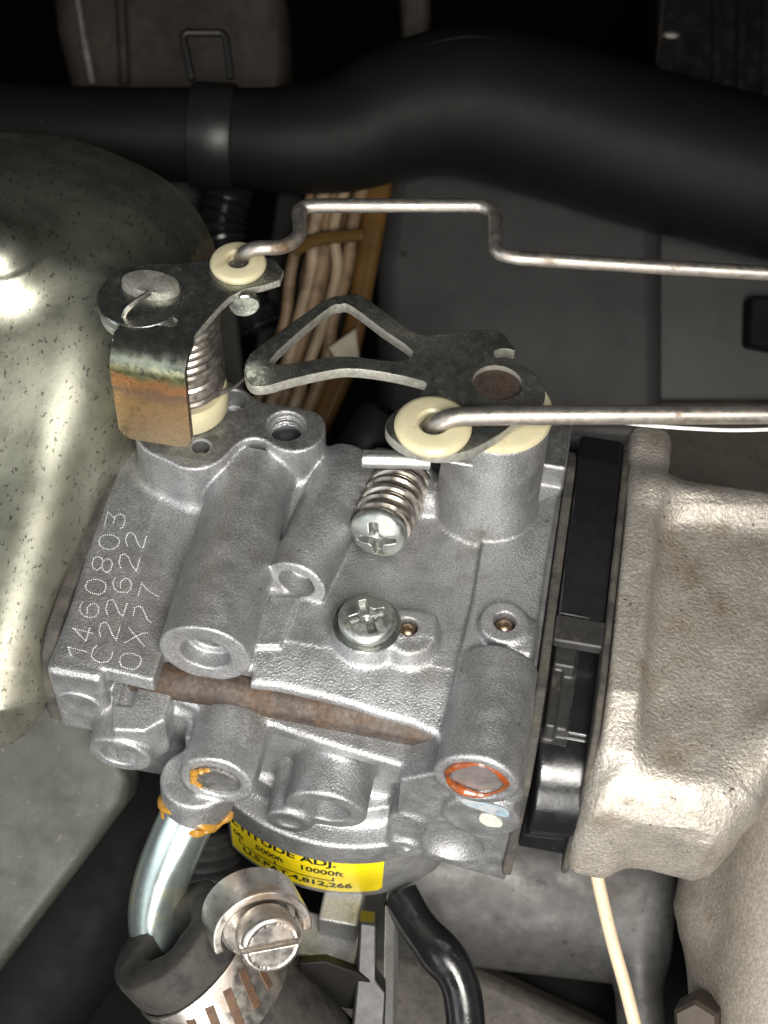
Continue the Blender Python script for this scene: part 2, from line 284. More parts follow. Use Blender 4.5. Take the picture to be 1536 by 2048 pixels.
# ------------------------------------------------------------------ solid modelling on a distance grid (castings with fillets)
class Solid:
    def __init__(s, lo, hi, h):
        s.lo = np.array(lo, float); s.h = h; s.n = np.ceil((np.array(hi)-s.lo)/h).astype(int)+1
        s.ax = [(s.lo[i]+h*np.arange(s.n[i])).astype(np.float32) for i in range(3)]
        s.D = np.full(tuple(s.n), 9., np.float32)
    def sub(s, lo, hi):
        i0 = np.clip(np.floor((np.array(lo)-s.lo)/s.h).astype(int), 0, s.n); i1 = np.clip(np.ceil((np.array(hi)-s.lo)/s.h).astype(int)+1, 0, s.n)
        sl = tuple(slice(a, b) for a, b in zip(i0, i1))
        X = s.ax[0][sl[0]][:, None, None]; Y = s.ax[1][sl[1]][None, :, None]; Z = s.ax[2][sl[2]][None, None, :]
        return sl, X, Y, Z
    def apply(s, f, lo, hi, k, cut):
        pad = k+4*s.h; sl, X, Y, Z = s.sub(np.array(lo)-pad, np.array(hi)+pad)
        if min(q.stop-q.start for q in sl) <= 0: return
        b = f(X, Y, Z).astype(np.float32); a = s.D[sl]
        if cut: a, b = -a, b
        if k > 0:
            hh = np.clip(0.5+0.5*(b-a)/k, 0, 1); r = b*(1-hh)+a*hh-k*hh*(1-hh)
        else: r = np.minimum(a, b)
        s.D[sl] = -r if cut else r
    def cyl(s, p0, p1, r, rd=0.05, k=0.1, cut=False, r1=None):
        p0, p1 = np.array(p0, float), np.array(p1, float); v = p1-p0; L = np.linalg.norm(v); v = v/L; R = max(r, r1 or r)
        def f(X, Y, Z):
            x, y, z = X-p0[0], Y-p0[1], Z-p0[2]; t = x*v[0]+y*v[1]+z*v[2]
            q = np.sqrt(np.maximum(x*x+y*y+z*z-t*t, 0)); rr = r if r1 is None else r+(r1-r)*np.clip(t/L, 0, 1)
            d0 = q-rr+rd; d1 = np.abs(t-L/2)-L/2+rd
            return np.minimum(np.maximum(d0, d1), 0)+np.sqrt(np.maximum(d0, 0)**2+np.maximum(d1, 0)**2)-rd
        e = R*np.sqrt(np.maximum(1-v*v, 0)); s.apply(f, np.minimum(p0, p1)-e, np.maximum(p0, p1)+e, k, cut); return s
    def box(s, lo, hi, rd=0.05, k=0.1, cut=False):
        lo, hi = np.array(lo, float), np.array(hi, float); c, hf = (lo+hi)/2, (hi-lo)/2-rd
        def f(X, Y, Z):
            a, b, d = np.abs(X-c[0])-hf[0], np.abs(Y-c[1])-hf[1], np.abs(Z-c[2])-hf[2]
            return np.minimum(np.maximum(np.maximum(a, b), d), 0)+np.sqrt(np.maximum(a, 0)**2+np.maximum(b, 0)**2+np.maximum(d, 0)**2)-rd
        s.apply(f, lo, hi, k, cut); return s
    def ell(s, c, rad, k=0.1, cut=False):
        c, rad = np.array(c, float), np.array(rad, float)
        def f(X, Y, Z):
            x, y, z = (X-c[0])/rad[0], (Y-c[1])/rad[1], (Z-c[2])/rad[2]; k0 = np.sqrt(x*x+y*y+z*z)+1e-6
            k1 = np.sqrt((x/rad[0])**2+(y/rad[1])**2+(z/rad[2])**2)+1e-6
            return k0*(k0-1)/k1
        s.apply(f, c-rad, c+rad, k, cut); return s
    def prism(s, poly, a0, a1, axis=2, rd=0.05, k=0.1, cut=False):
        """poly: 2-D loop in the two other axes (in x,y,z order); swept from a0 to a1 along axis"""
        P = np.array([[float(q) for q in p] for p in poly]); oth = [i for i in range(3) if i != axis]
        lo = np.zeros(3); hi = np.zeros(3); lo[oth] = P.min(0); hi[oth] = P.max(0); lo[axis] = a0; hi[axis] = a1
        def f(X, Y, Z):
            G = [X, Y, Z]; U, V, Wd = G[oth[0]], G[oth[1]], G[axis]
            U, V = np.broadcast_arrays(U, V); d = np.full(U.shape, 1e9, np.float32); sg = np.ones(U.shape, np.float32); n = len(P)
            for i in range(n):
                a, b = P[i], P[i-1]; ex, ey = b-a; wx, wy = U-a[0], V-a[1]; t = np.clip((wx*ex+wy*ey)/(ex*ex+ey*ey+1e-12), 0, 1)
                d = np.minimum(d, (wx-ex*t)**2+(wy-ey*t)**2)
                c1, c2, c3 = V >= a[1], V < b[1], ex*wy > ey*wx
                sg = np.where((c1 & c2 & c3) | (~c1 & ~c2 & ~c3), -sg, sg)
            d = np.sqrt(d)*sg
            d0 = d+rd; d1 = np.abs(Wd-(a0+a1)/2)-(a1-a0)/2+rd
            return np.minimum(np.maximum(d0, d1), 0)+np.sqrt(np.maximum(d0, 0)**2+np.maximum(d1, 0)**2)-rd
        s.apply(f, lo, hi, k, cut); return s
    def half(s, p, n, lo, hi, k=0.1):
        """cut away what lies beyond the plane through p with normal n, inside the box lo-hi"""
        p, n = np.array(p, float), np.array(n, float); n = n/np.linalg.norm(n); lo, hi = np.array(lo, float), np.array(hi, float); c, hf = (lo+hi)/2, (hi-lo)/2
        def f(X, Y, Z):
            d = -((X-p[0])*n[0]+(Y-p[1])*n[1]+(Z-p[2])*n[2])
            bx = np.maximum(np.maximum(np.abs(X-c[0])-hf[0], np.abs(Y-c[1])-hf[1]), np.abs(Z-c[2])-hf[2])
            return np.maximum(d, bx)
        s.apply(f, lo, hi, k, True); return s
    def mesh(s):
        D = s.D.copy(); D[0] = D[-1] = 1; D[:, 0] = D[:, -1] = 1; D[:, :, 0] = D[:, :, -1] = 1
        B = (D < 0); cnt = np.zeros(tuple(s.n-1), np.int8)
        for a in (0, 1):
            for b in (0, 1):
                for c in (0, 1): cnt += B[a:s.n[0]-1+a, b:s.n[1]-1+b, c:s.n[2]-1+c]
        I = np.argwhere((cnt > 0) & (cnt < 8)); idm = np.full(tuple(s.n-1), -1, np.int32); idm[I[:, 0], I[:, 1], I[:, 2]] = np.arange(len(I))
        acc = np.zeros((len(I), 3)); num = np.zeros(len(I))
        for ax in range(3):
            o1, o2 = [i for i in range(3) if i != ax]
            for a in (0, 1):
                for b in (0, 1):
                    A = I.copy(); A[:, o1] += a; A[:, o2] += b; E_ = A.copy(); E_[:, ax] += 1
                    da, db = D[A[:, 0], A[:, 1], A[:, 2]], D[E_[:, 0], E_[:, 1], E_[:, 2]]; m = (da < 0) != (db < 0)
                    t = np.where(m, da/np.where(m, da-db, 1), 0); p = A.astype(float); p[:, ax] += t; acc[m] += p[m]; num[m] += 1
        V = s.lo+s.h*acc/num[:, None]; Q = []
        for ax in range(3):
            o1, o2 = [(1, 2), (2, 0), (0, 1)][ax]
            a = np.moveaxis(B, ax, 0)[:-1] != np.moveaxis(B, ax, 0)[1:]; E_ = np.argwhere(np.moveaxis(a, 0, ax))
            E_ = E_[(E_[:, o1] > 0) & (E_[:, o2] > 0) & (E_[:, o1] < s.n[o1]-1) & (E_[:, o2] < s.n[o2]-1)]
            ins = B[E_[:, 0], E_[:, 1], E_[:, 2]]
            def cell(d1, d2):
                c = E_.copy(); c[:, o1] -= d1; c[:, o2] -= d2; return idm[c[:, 0], c[:, 1], c[:, 2]]
            q = np.stack([cell(1, 1), cell(0, 1), cell(0, 0), cell(1, 0)], 1); q[~ins] = q[~ins][:, ::-1]; Q.append(q)
        Q = np.concatenate(Q); me = bpy.data.meshes.new('m')
        me.vertices.add(len(V)); me.vertices.foreach_set('co', V.astype(np.float32).ravel())
        me.loops.add(Q.size); me.loops.foreach_set('vertex_index', Q.ravel().astype(np.int32))
        me.polygons.add(len(Q)); me.polygons.foreach_set('loop_start', np.arange(0, Q.size, 4, dtype=np.int32))
        me.update(calc_edges=True); me.polygons.foreach_set('use_smooth', np.ones(len(Q), bool)); me.update()
        return me
    def build(s, name, mat, parent=None): return link_mesh(name, s.mesh(), mat, parent, sharp=None)
def XY(pts, z): return [tuple(PZ(a, b, z)[:2]) for a, b in pts]
# ================================================================== setting: the dark bay around the engine
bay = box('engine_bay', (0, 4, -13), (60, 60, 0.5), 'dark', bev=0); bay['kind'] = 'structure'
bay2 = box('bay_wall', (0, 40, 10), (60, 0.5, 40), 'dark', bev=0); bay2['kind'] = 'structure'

# ================================================================== carburetor
carb = thing('carburetor', 'grey cast aluminium carburetor bolted between the chromated steel cover and the black spacer', 'carburetor', (0, -2, -5))
B = Solid((-5.6, -6.75, -4.9), (3.65, 3.0, 3.0), 0.03)
# flanges, plate and core
B.box((-5.45, -4.85, -2.15), (-4.38, 1.3, 0.0), 0.13, 0.05)
B.prism(XY([(258, 885), (215, 985), (175, 1090), (140, 1215), (132, 1310)], 0)+XY([(170, 1345), (213, 1355), (335, 1384), (362, 1356), (480, 1371), (560, 1380), (640, 1399), (700, 1414), (760, 1434), (820, 1449), (880, 1477), (1040, 1457)], -0.3)+XY([(1066, 1290), (1100, 1090), (1120, 985), (1040, 900), (880, 925), (740, 930), (650, 914), (560, 905), (400, 850)], 0), -0.42, 0, 2, 0.06, 0.06)
B.box((-3.45, -4.9, -0.6), (-1.75, -4.02, 0.3), 0.05, 0.05, True)
B.box((-4.7, -3.9, -4.3), (3.2, 1.1, -0.3), 0.1, 0.1)
B.box((2.75, -5.0, -3.0), (3.45, 2.2, 0.0), 0.05, 0.05)
B.box((2.75, 1.35, -1.5), (3.45, 2.75, 0.62), 0.06, 0.1)
# sloping front apron of the plate
B.half((0, -3.45, 0.0), (0, -0.20, 1), (-1.9, -5.2, -0.3), (1.95, -3.4, 0.4), 0.12)
# rear left: choke boss with two lobes
lob = [(285, 896), (335, 922), (370, 937), (410, 936), (445, 920), (475, 890), (500, 878), (525, 880), (560, 899), (600, 903), (638, 887), (652, 857), (640, 828), (600, 814), (560, 809), (520, 801), (480, 772), (430, 758), (320, 780), (270, 850)]
B.prism([tuple(p) for p in catmull(XY(lob, 1.25), 3, True)], -0.3, 1.25, 2, 0.05, 0.28)
B.prism(XY([(480, 965), (640, 925), (700, 950), (690, 1010), (600, 1060), (520, 1100), (440, 1100)], 0.25), -0.3, 0.28, 2, 0.12, 0.3)
# the long front bosses lying on the plate
cD = PZ(410, 1309, 0.38); B.cyl((-2.68, 0.2, 0.30), cD, 0.80, 0.035, 0.12, r1=0.86)
B.cyl(cD+[0, 0.34, 0], cD-[0, 1, 0], 0.46, 0.02, 0.03, True); B.cyl(cD+[0, 0.75, 0.02], cD-[0, 1, 0], 0.30, 0.02, 0.02, True)
cE = PZ(592, 1168, 0.36); bE = PZ(705, 930, 0.30); B.cyl(bE, cE, 0.64, 0.04, 0.12, r1=0.60)
vE = (cE-bE)/np.linalg.norm(cE-bE)
B.cyl(cE-vE*0.45, cE+vE, 0.36, 0.02, 0.03, True); B.cyl(cE-vE*0.75, cE+vE, 0.2, 0.02, 0.02, True)
# web between the two bosses and the apron
B.prism(XY([(540, 1195), (600, 1195), (585, 1235), (560, 1295), (505, 1295)], 0.0), -0.4, 0.07, 2, 0.04, 0.06)
# throttle boss
tb = np.array([1.98, 0.60, 0]); B.cyl(tb-[0, 0, .4], tb+[0, 0, 2.8], 1.03, 0.04, 0.14, r1=0.96)
# raised strip and pin boss on the right
B.prism(XY([(968, 1060), (1015, 1045), (1085, 1000), (1118, 985), (1092, 1130), (1072, 1270), (1045, 1400), (905, 1400), (915, 1320), (945, 1200)], 0.16), -0.3, 0.16, 2, 0.05, 0.10)
pb = PZ(1010, 1243, 0.42); B.cyl((pb[0], pb[1], -0.2), pb, 0.52, 0.07, 0.10, r1=0.47)
B.box((pb[0]+0.1, pb[1]-0.62, -0.2), (pb[0]+0.62, pb[1]+0.25, 0.36), 0.12, 0.12)
B.cyl((pb[0], pb[1], 0.1), (pb[0], pb[1], 1), 0.21, 0.02, 0.02, True)
# screw boss and its pin lobe
sb = PZ(735, 1246, 0.40); B.cyl((sb[0], sb[1], -0.2), sb, 0.70, 0.06, 0.10, r1=0.64)
s2 = PZ(820, 1262, 0.40); B.cyl((s2[0], s2[1], -0.2), s2, 0.55, 0.08, 0.14, r1=0.5)
B.prism(XY([(800, 1222), (872, 1226), (880, 1245), (868, 1275), (800, 1275)], 0.38), -0.2, 0.38, 2, 0.08, 0.14)
s3 = PZ(816, 1254, 0.40); B.cyl((s3[0], s3[1], 0.15), (s3[0], s3[1], 1), 0.19, 0.02, 0.02, True)
# seat of the idle screw
B.box((-0.45, 0.75, -0.2), (0.75, 1.2, 0.60), 0.12, 0.25)
B.ell(PZ(858, 985, 0.15), (0.32, 0.45, 0.3), 0.25)
# right front column
cR = PZ(952, 1562, 0.0); B.cyl((2.75, -3.05, -0.12), cR, 0.74, 0.07, 0.12, r1=0.77)
B.cyl(cR+[0, 0.14, 0], cR-[0, 1, 0], 0.56, 0.02, 0.04, True)
c2 = PY(962, 1636, -5.50); B.cyl(c2+[0, 1.6, 0], c2, 0.72, 0.04, 0.06)
B.cyl(c2+[0, 2, 0.9], c2+[0, 0.1, 0.9], 0.66, 0.05, 0.15)
# lower right flange face
fl = [PY(a, b, -5.30) for a, b in [(800, 1560), (880, 1545), (1015, 1590), (1022, 1640), (1010, 1762), (925, 1738), (850, 1716), (822, 1690), (795, 1640)]]
B.prism([(p[0], p[2]) for p in fl], -5.30, -3.2, 1, 0.05, 0.12)
rc = PY(905, 1690, -5.3); B.ell(rc, (0.62, 0.30, 0.66), 0.03, True)
tp = PY(806, 1700, -5.42); B.cyl(tp+[0, 2, 1.0], tp+[0, 0.1, 1.0], 0.36, 0.06, 0.15); B.cyl(tp+[0, 1.5, 0], tp, 0.36, 0.05, 0.2); B.box((tp[0]-.3, tp[1]+.12, tp[2]), (tp[0]+.3, tp[1]+1.2, tp[2]+1.2), 0.1, 0.15)
B.ell(tp+[0.06, 0, 0.05], (0.09, 0.06, 0.09), 0.03)
# ledge below the rusty bar
B.prism(XY([(300, 1378), (395, 1418), (420, 1415), (520, 1442), (640, 1484), (760, 1520), (890, 1560), (1010, 1560), (1010, 1400), (300, 1340)], -0.9), -1.25, -0.88, 2, 0.11, 0.06)
B.box((-4.7, -4.62, -4.0), (2.6, -3.4, -1.2), 0.1, 0.15)
# rim above the bowl: a shallow front arc with rounded corners
ap = PZ(640, 1714, -4.3); BR = 3.6; BC = np.array([ap[0], ap[1]+BR])
def bowl_plan(off=0.):
    A = [(BC[0]+(BR+off)*math.sin(t), BC[1]-(BR+off)*math.cos(t)) for t in np.linspace(-0.60, 0.34, 14)]
    l, r_ = A[0], A[-1]
    return A+[(r_[0]+0.55, r_[1]+0.30), (r_[0]+1.1, r_[1]+0.80), (r_[0]+1.45+off, r_[1]+1.6), (r_[0]+1.45+off, r_[1]+3.6), (l[0]-off, l[1]+3.6), (l[0]-0.22-off, l[1]+1.0), (l[0]-0.14-off, l[1]+0.3)]
B.prism(bowl_plan(0.10), -4.32, -3.50, 2, 0.08, 0.08)
B.prism(bowl_plan(-0.45), -3.9, -3.0, 2, 0.08, 0.25)
# lower front bosses
L1 = PY(238, 1512, -5.45); B.cyl(L1+[0, 1.4, 0.05], L1, 0.62, 0.06, 0.14)
B.cyl(L1+[0, 0.40, 0], L1-[0, 1, 0], 0.36, 0.02, 0.03, True); B.cyl(L1+[0, 0.7, 0.05], L1-[0, 1, 0], 0.25, 0.02, 0.02, True)
B.prism(XY([(225, 1350), (345, 1385), (330, 1440), (290, 1462), (225, 1460)], -0.75), -2.0, -0.75, 2, 0.06, 0.10)
L2 = PY(432, 1563, -5.85); B.cyl(L2+[0, 1.3, -0.15], L2, 0.70, 0.05, 0.12)
B.prism([(L2[0]-0.62, L2[2]-0.3), (L2[0]-0.56, L2[2]+0.32), (L2[0]+0.40, L2[2]+0.50), (L2[0]+0.72, L2[2]+0.25), (L2[0]+0.72, L2[2]-0.3)], L2[1]+0.12, L2[1]+1.6, 1, 0.08, 0.10)
B.cyl(L2+[0, 0.06, 0], L2-[0, 1, 0], 0.46, 0.02, 0.03, True)
tc_ = PZ(396, 1600, -2.62); B.cyl(tc_, tc_+[0, 0.12, 0.75], 0.70, 0.08, 0.12)
B.box((-2.9, -5.0, -2.9), (-1.6, -4.2, -1.4), 0.1, 0.15)
L3 = PY(651, 1622, -5.62); B.cyl(L3+[0, 1.5, 0.1], L3, 0.78, 0.06, 0.16)
B.cyl(L3+[0, 0.55, 0], L3-[0, 1, 0], 0.47, 0.03, 0.04, True)
L4 = PY(577, 1646, -5.70); B.cyl(L4+[0, 1.5, 0.1], L4, 0.46, 0.06, 0.16); B.ell(L4, (0.26, 0.12, 0.26), 0.03, True)
# drilled holes
for a, b, z, r, dp in [(572, 852, 1.25, 0.37, 0.55), (466, 800, 1.25, 0.27, 0.5), (402, 893, 1.25, 0.17, 0.4)]:
    h = PZ(a, b, z); B.cyl(h-[0, 0, dp], h+[0, 0, 1], r, 0.01, 0.03, True)
h = PZ(260, 1372, -0.7); B.cyl(h+[0, 0.5, 0], h-[0, .4, 0], 0.16, 0.01, 0.02, True)
# cast disc on the left flange
dc = PY(160, 1408, -4.85); B.cyl(dc-[0, 0.045, 0], dc+[0, 0.3, 0], 0.43, 0.02, 0.02)
body = B.build('cast_body', 'alu', carb)
body.data.materials.append(M['alu_machined'])
nr = np.zeros(len(body.data.polygons)*3, np.float32); body.data.polygons.foreach_get('normal', nr); nr = nr.reshape(-1, 3)
ce = np.zeros_like(nr).ravel(); body.data.polygons.foreach_get('center', ce); ce = ce.reshape(-1, 3)
mi = ((nr[:, 2] > 0.98) & (np.abs(ce[:, 2]-1.25) < 0.03) & (ce[:, 1] > -0.45)) | ((nr[:, 2] > 0.95) & (ce[:, 2] > 0.55) & (ce[:, 2] < 0.7) & (ce[:, 0] > 2.6) & (ce[:, 1] > 1.2))
body.data.polygons.foreach_set('material_index', mi.astype(np.int32)); body.data.update()
# ------------------------------------------------------------------ float bowl with its sticker
zb = -6.1
bs = Solid((-3.2, -6.0, -7.6), (3.4, 0.5, -4.2), 0.05)
bs.prism(bowl_plan(0.0), zb, -4.28, 2, 0.05, 0.0)
bs.ell((BC[0]+0.3, BC[1]-1.4, zb), (2.3, 2.0, 1.1), 0.3)
bowl = bs.build('float_bowl', 'bowl', carb)
# sticker: a thin curved sheet laid on the wall of the bowl
def on_bowl(sx, z, off=0.012):
    a = -math.pi/2+sx/BR; return (BC[0]+(BR+off)*math.cos(a), BC[1]+(BR+off)*math.sin(a), z)
s0, s1, z0, z1 = -2.12, 1.30, -5.86, -4.30
vs, fs, n = [], [], 40
for i in range(n+1):
    for j in (0, 1):
        cr_ = 0.12; u = i/n; sx = s0+(s1-s0)*u; d = max(0, cr_-(s1-sx)); e = cr_-math.sqrt(max(0, cr_*cr_-d*d)) if d > 0 else 0
        vs.append(on_bowl(sx, z0+e if j == 0 else z1))
fs = [(2*i, 2*i+2, 2*i+3, 2*i+1) for i in range(n)]
me = pyd(vs, fs); sticker = link_mesh('sticker', me, 'yellow', bowl); sticker['label'] = 'yellow sticker with black lettering'
sm = sticker.modifiers.new('thick', 'SOLIDIFY'); sm.thickness = 0.008; sm.offset = 0
def lettering(txt, size, sx, z, wide=1.0, bold=0.01):
    me = text_mesh(txt, size, bold); bm = bmesh.new(); bm.from_mesh(me)
    bmesh.ops.subdivide_edges(bm, edges=[e for e in bm.edges if e.calc_length() > 0.12], cuts=2); bm.to_mesh(me); bm.free()
    for v in me.vertices: v.co = Vector(on_bowl(sx+v.co.x*wide, z+v.co.y, 0.021))
    me.update(); return link_mesh('lettering', me, 'ink', sticker, sharp=None)
lettering('ALTITUDE ADJ.', 0.40, -2.35, -4.66, 1.0, 0.012)
lettering('0ft', 0.30, -2.05, -5.12, 0.9, 0.008)
lettering('5000ft', 0.30, -1.45, -5.08, 0.86, 0.008)
lettering('10000ft', 0.31, -0.45, -5.08, 0.98, 0.008)
lettering('U.S.PAT.4,812,266', 0.31, -1.80, -5.66, 1.06, 0.011)
def bar_on(sa, sb_, za, zb_, name='printed_line'):
    k = max(2, int(abs(sb_-sa)/0.1)); v = []; f = []
    for i in range(k+1):
        s_ = sa+(sb_-sa)*i/k; v += [on_bowl(s_, za, 0.021), on_bowl(s_, zb_, 0.021)]
    f = [(2*i, 2*i+2, 2*i+3, 2*i+1) for i in range(k)]; link_mesh(name, pyd(v, f), 'ink', sticker, sharp=None)
bar_on(-1.9, 0.30, -5.36, -5.32); bar_on(0.26, 0.30, -5.32, -5.18); bar_on(-1.0, -0.96, -5.32, -5.16); bar_on(-1.9, -1.86, -5.32, -5.16)
# drain block and bracket under the bowl
dk = PZ(682, 1815, -6.0); bevel(prism('drain_boss', [dk+[-.42, -.35, 0], dk+[.42, -.35, 0], dk+[.42, .8, 0], dk+[-.42, .8, 0]], (0, 0, -0.75), 'bowl', carb, 0), 0.06, 3)
dk2 = PZ(650, 1890, -7.2); box('drain_housing', dk2, (0.75, 0.5, 0.45), 'bowl', carb, 0.06)
br = [PD(770, 1815, 31.2), PD(790, 1815, 31.4), PD(786, 2100, 30.4), PD(764, 2100, 30.2)]
prism('bowl_bracket', br, (-0.05, 0.9, -0.4), 'bowl', carb, 0.03)

# ------------------------------------------------------------------ rusty bar in the slot under the plate
b0, b1 = np.array([-4.05, -4.10, -0.82]), np.array([2.6, -4.22, -0.74])
lathe('link_bar', [(0, 0), (0.36, 0), (0.40, 0.04), (0.40, np.linalg.norm(b1-b0)-0.04), (0, np.linalg.norm(b1-b0))], b0, b1-b0, 'rust', carb, seg=32)

# ------------------------------------------------------------------ plugs, pins and sealant
lathe('welch_plug', [(0, 0.02), (0.2, 0.05), (0.44, 0.03), (0.50, -0.04), (0.50, -0.1)], cR+[0, 0.10, 0], (0, -1, 0), 'plug', carb)
sg = []
for i in range(61):
    a = 2*math.pi*i/60; rr = 0.535+0.012*math.sin(5*a+1)+0.01*math.sin(9*a); sg.append(cR+[rr*math.cos(a), 0.03-0.02*math.sin(3*a), rr*math.sin(a)])
seal = tube('sealant_ring', sg, [0.045+0.02*math.sin(i/60*6*math.pi+0.6)+0.035*math.exp(-((i-38)/6)**2) for i in range(61)], 'redseal', carb, 10); seal['label'] = 'rust red sealant ring around the plug'
lathe('ball_plug', [(0, 0.10), (0.08, 0.085), (0.14, 0.05), (0.17, 0), (0.17, -0.1)], (s3[0], s3[1], 0.27), (0, 0, 1), 'brass', carb, seg=24)
lathe('ball_plug', [(0, 0.10), (0.08, 0.085), (0.14, 0.05), (0.175, 0), (0.175, -0.1)], (pb[0], pb[1], 0.24), (0, 0, 1), 'brass', carb, seg=24)
lathe('hole_floor', [(0, 0), (0.42, 0)], PZ(572, 852, 1.25)-[0, 0, 0.5], (0, 0, 1), 'thread', carb)
hp = PZ(572, 852, 1.25); tube('screw_thread', [hp+[0.345*math.cos(t), 0.345*math.sin(t), -0.08-0.045*t/2/math.pi*2] for t in np.linspace(0, 8*math.pi, 97)], 0.035, 'alu', carb, 6)
# sealant at the foot of the fuel inlet tube
for (a, b, z, sx, sy, sz) in [(412, 1556, None, .20, .12, .22), (442, 1636, None, .24, .16, .14), (368, 1592, None, .42, .16, .12)]:
    pass
# paint marks below the column
def patch(name, pts, y, mat, parent, off=0.02):
    L = [PY(a, b, y) for a, b in pts]; o = prism(name, catmull(L, 4, True), (0, -off, 0), mat, parent, 0); return o

# ------------------------------------------------------------------ dot peened number on the plate
rows = [
 [(505,290),(545,135),(625,210),(605,265)], [(625,190),(660,165),(700,160),(735,190),(740,230),(725,285),(710,315),(680,322)],
 [(445,470),(460,420),(520,395),(600,400),(660,430),(680,470),(660,520),(610,555),(560,565),(490,545),(450,510),(445,470)],
 [(365,720),(385,660),(430,645),(475,660),(490,700),(475,760),(420,800),(375,770),(365,720)], [(490,700),(530,665),(575,680),(598,720),(580,790),(540,825),(495,805),(480,760)],
 [(290,985),(310,925),(380,900),(460,910),(520,945),(525,1000),(500,1050),(440,1075),(350,1055),(300,1020),(290,985)],
 [(255,1165),(225,1215),(230,1275),(270,1320),(330,1335),(400,1330),(435,1280),(445,1230),(405,1175),(350,1185),(310,1225),(310,1290)],
 [(150,1455),(295,1605),(340,1445)], [(150,1460),(370,1515)], [(125,1760),(90,1670),(300,1725)],
 [(765,520),(745,450),(770,380),(815,368),(850,400),(880,480),(910,530),(945,545),(985,405)],
 [(690,770),(672,710),(690,630),(735,612),(780,650),(815,740),(870,808),(912,655)],
 [(625,885),(600,940),(615,1000),(660,1045),(770,1050),(805,1010),(815,950),(780,895),(735,890),(690,930),(685,1015)],
 [(540,1300),(520,1240),(545,1145),(600,1132),(640,1200),(670,1280),(715,1320),(765,1170)],
 [(460,1550),(445,1480),(465,1405),(510,1390),(550,1420),(590,1520),(640,1595),(685,1435)],
 [(415,1655),(375,1700),(355,1770),(390,1820),(460,1850),(540,1840),(585,1790),(605,1710)],
 [(890,1085),(932,940),(980,1010),(1060,1065),(1130,1100)], [(835,1310),(850,1225),(890,1205),(935,1220),(965,1290),(995,1360),(1040,1395)],
 [(785,1455),(970,1675)], [(740,1620),(860,1555),(940,1515),(1010,1510)],
 [(680,1840),(690,1780),(740,1745),(830,1745),(910,1780),(928,1820),(905,1880),(855,1925),(770,1920),(700,1890),(680,1840)]]
vs, fs = [], []
for st in rows:
    P = [PZ(120+a/5.69, 1000+b/5.69, 0.018) for a, b in st]; carry = 0.
    for a, b in zip(P[:-1], P[1:]):
        L = np.linalg.norm(b-a); t = carry
        while t < L:
            c = a+(b-a)*t/L; k = len(vs); r_ = 0.0135*random.uniform(0.8, 1.15)
            vs += [c+[r_*math.cos(q*math.pi/3), r_*math.sin(q*math.pi/3), 0.002] for q in range(6)]+[c+[0, 0, 0.012]]
            fs += [(k+q, k+(q+1) % 6, k+6) for q in range(6)]; t += 0.042
        carry = t-L
pn = link_mesh('peened_number', pyd(vs, fs), 'peen', carb, sharp=None); pn['kind'] = 'stuff'; pn['label'] = 'dot peened number reading 1460803 and C22622'

# ------------------------------------------------------------------ cross head screws
def screw_head(r, hgt, dome, cross, w, h=0.02):
    s = Solid((-r-.1, -r-.1, -0.1), (r+.1, r+.1, hgt+dome+.1), h)
    s.cyl((0, 0, 0), (0, 0, hgt), r, min(0.12, hgt*.45), 0)
    if dome: s.ell((0, 0, hgt*0.55), (r*1.0, r*1.0, hgt*0.45+dome), 0.05)
    for a in (0, 1):
        hx, hy = (cross, w) if a == 0 else (w, cross)
        s.box((-hx, -hy, hgt+dome-0.22), (hx, hy, hgt+dome+0.3), 0.01, 0.02, True)
    s.ell((0, 0, hgt+dome), (w*2.1, w*2.1, 0.30), 0.02, True)
    return s
def orient(me, axis, origin, spin=0.):
    x, y, a = frame(axis); R = Matrix(((x[0], y[0], a[0], origin[0]), (x[1], y[1], a[1], origin[1]), (x[2], y[2], a[2], origin[2]), (0, 0, 0, 1)))
    me.transform(R @ Matrix.Rotation(spin, 4, 'Z'))
me = screw_head(0.53, 0.28, 0.06, 0.34, 0.08).mesh(); sc = PZ(735, 1232, 0.66); orient(me, (0.02, -0.05, 1), (sc[0], sc[1]-0.02, 0.42), 0.5)
link_mesh('cross_head_screw', me, 'zinc_bright', carb, sharp=None)
lathe('screw_washer', [(0.3, 0), (0.63, 0), (0.65, 0.03), (0.63, 0.06), (0.3, 0.06)], (sc[0], sc[1]-0.02, 0.39), (0, 0, 1), 'zinc', carb)
ih, ib = PZ(757, 1066, 0.62), PZ(806, 938, 0.62); ia = (ih-ib)/np.linalg.norm(ih-ib); ia = ia+np.array([0, 0, 0.18]); ia /= np.linalg.norm(ia); ib = ih-ia*np.linalg.norm(ih-ib)
me = screw_head(0.56, 0.26, 0.15, 0.39, 0.08).mesh(); orient(me, ia, ih-ia*0.16, 0.25)
isc = link_mesh('idle_screw', me, 'zinc_bright', carb, sharp=None)
Ls = np.linalg.norm(ih-ib)-0.22; x_, y_, _ = frame(ia); hel = []
for t in np.linspace(0, 1, 200):
    a = t*2*math.pi*5.4; hel.append(ib+ia*Ls*t+0.50*(math.cos(a)*x_+math.sin(a)*y_))
tube('spring', hel, 0.105, 'spring', isc, 10)
tube('shank', [ib-ia*0.4, ih-ia*0.1], 0.3, 'zinc', isc, 16)

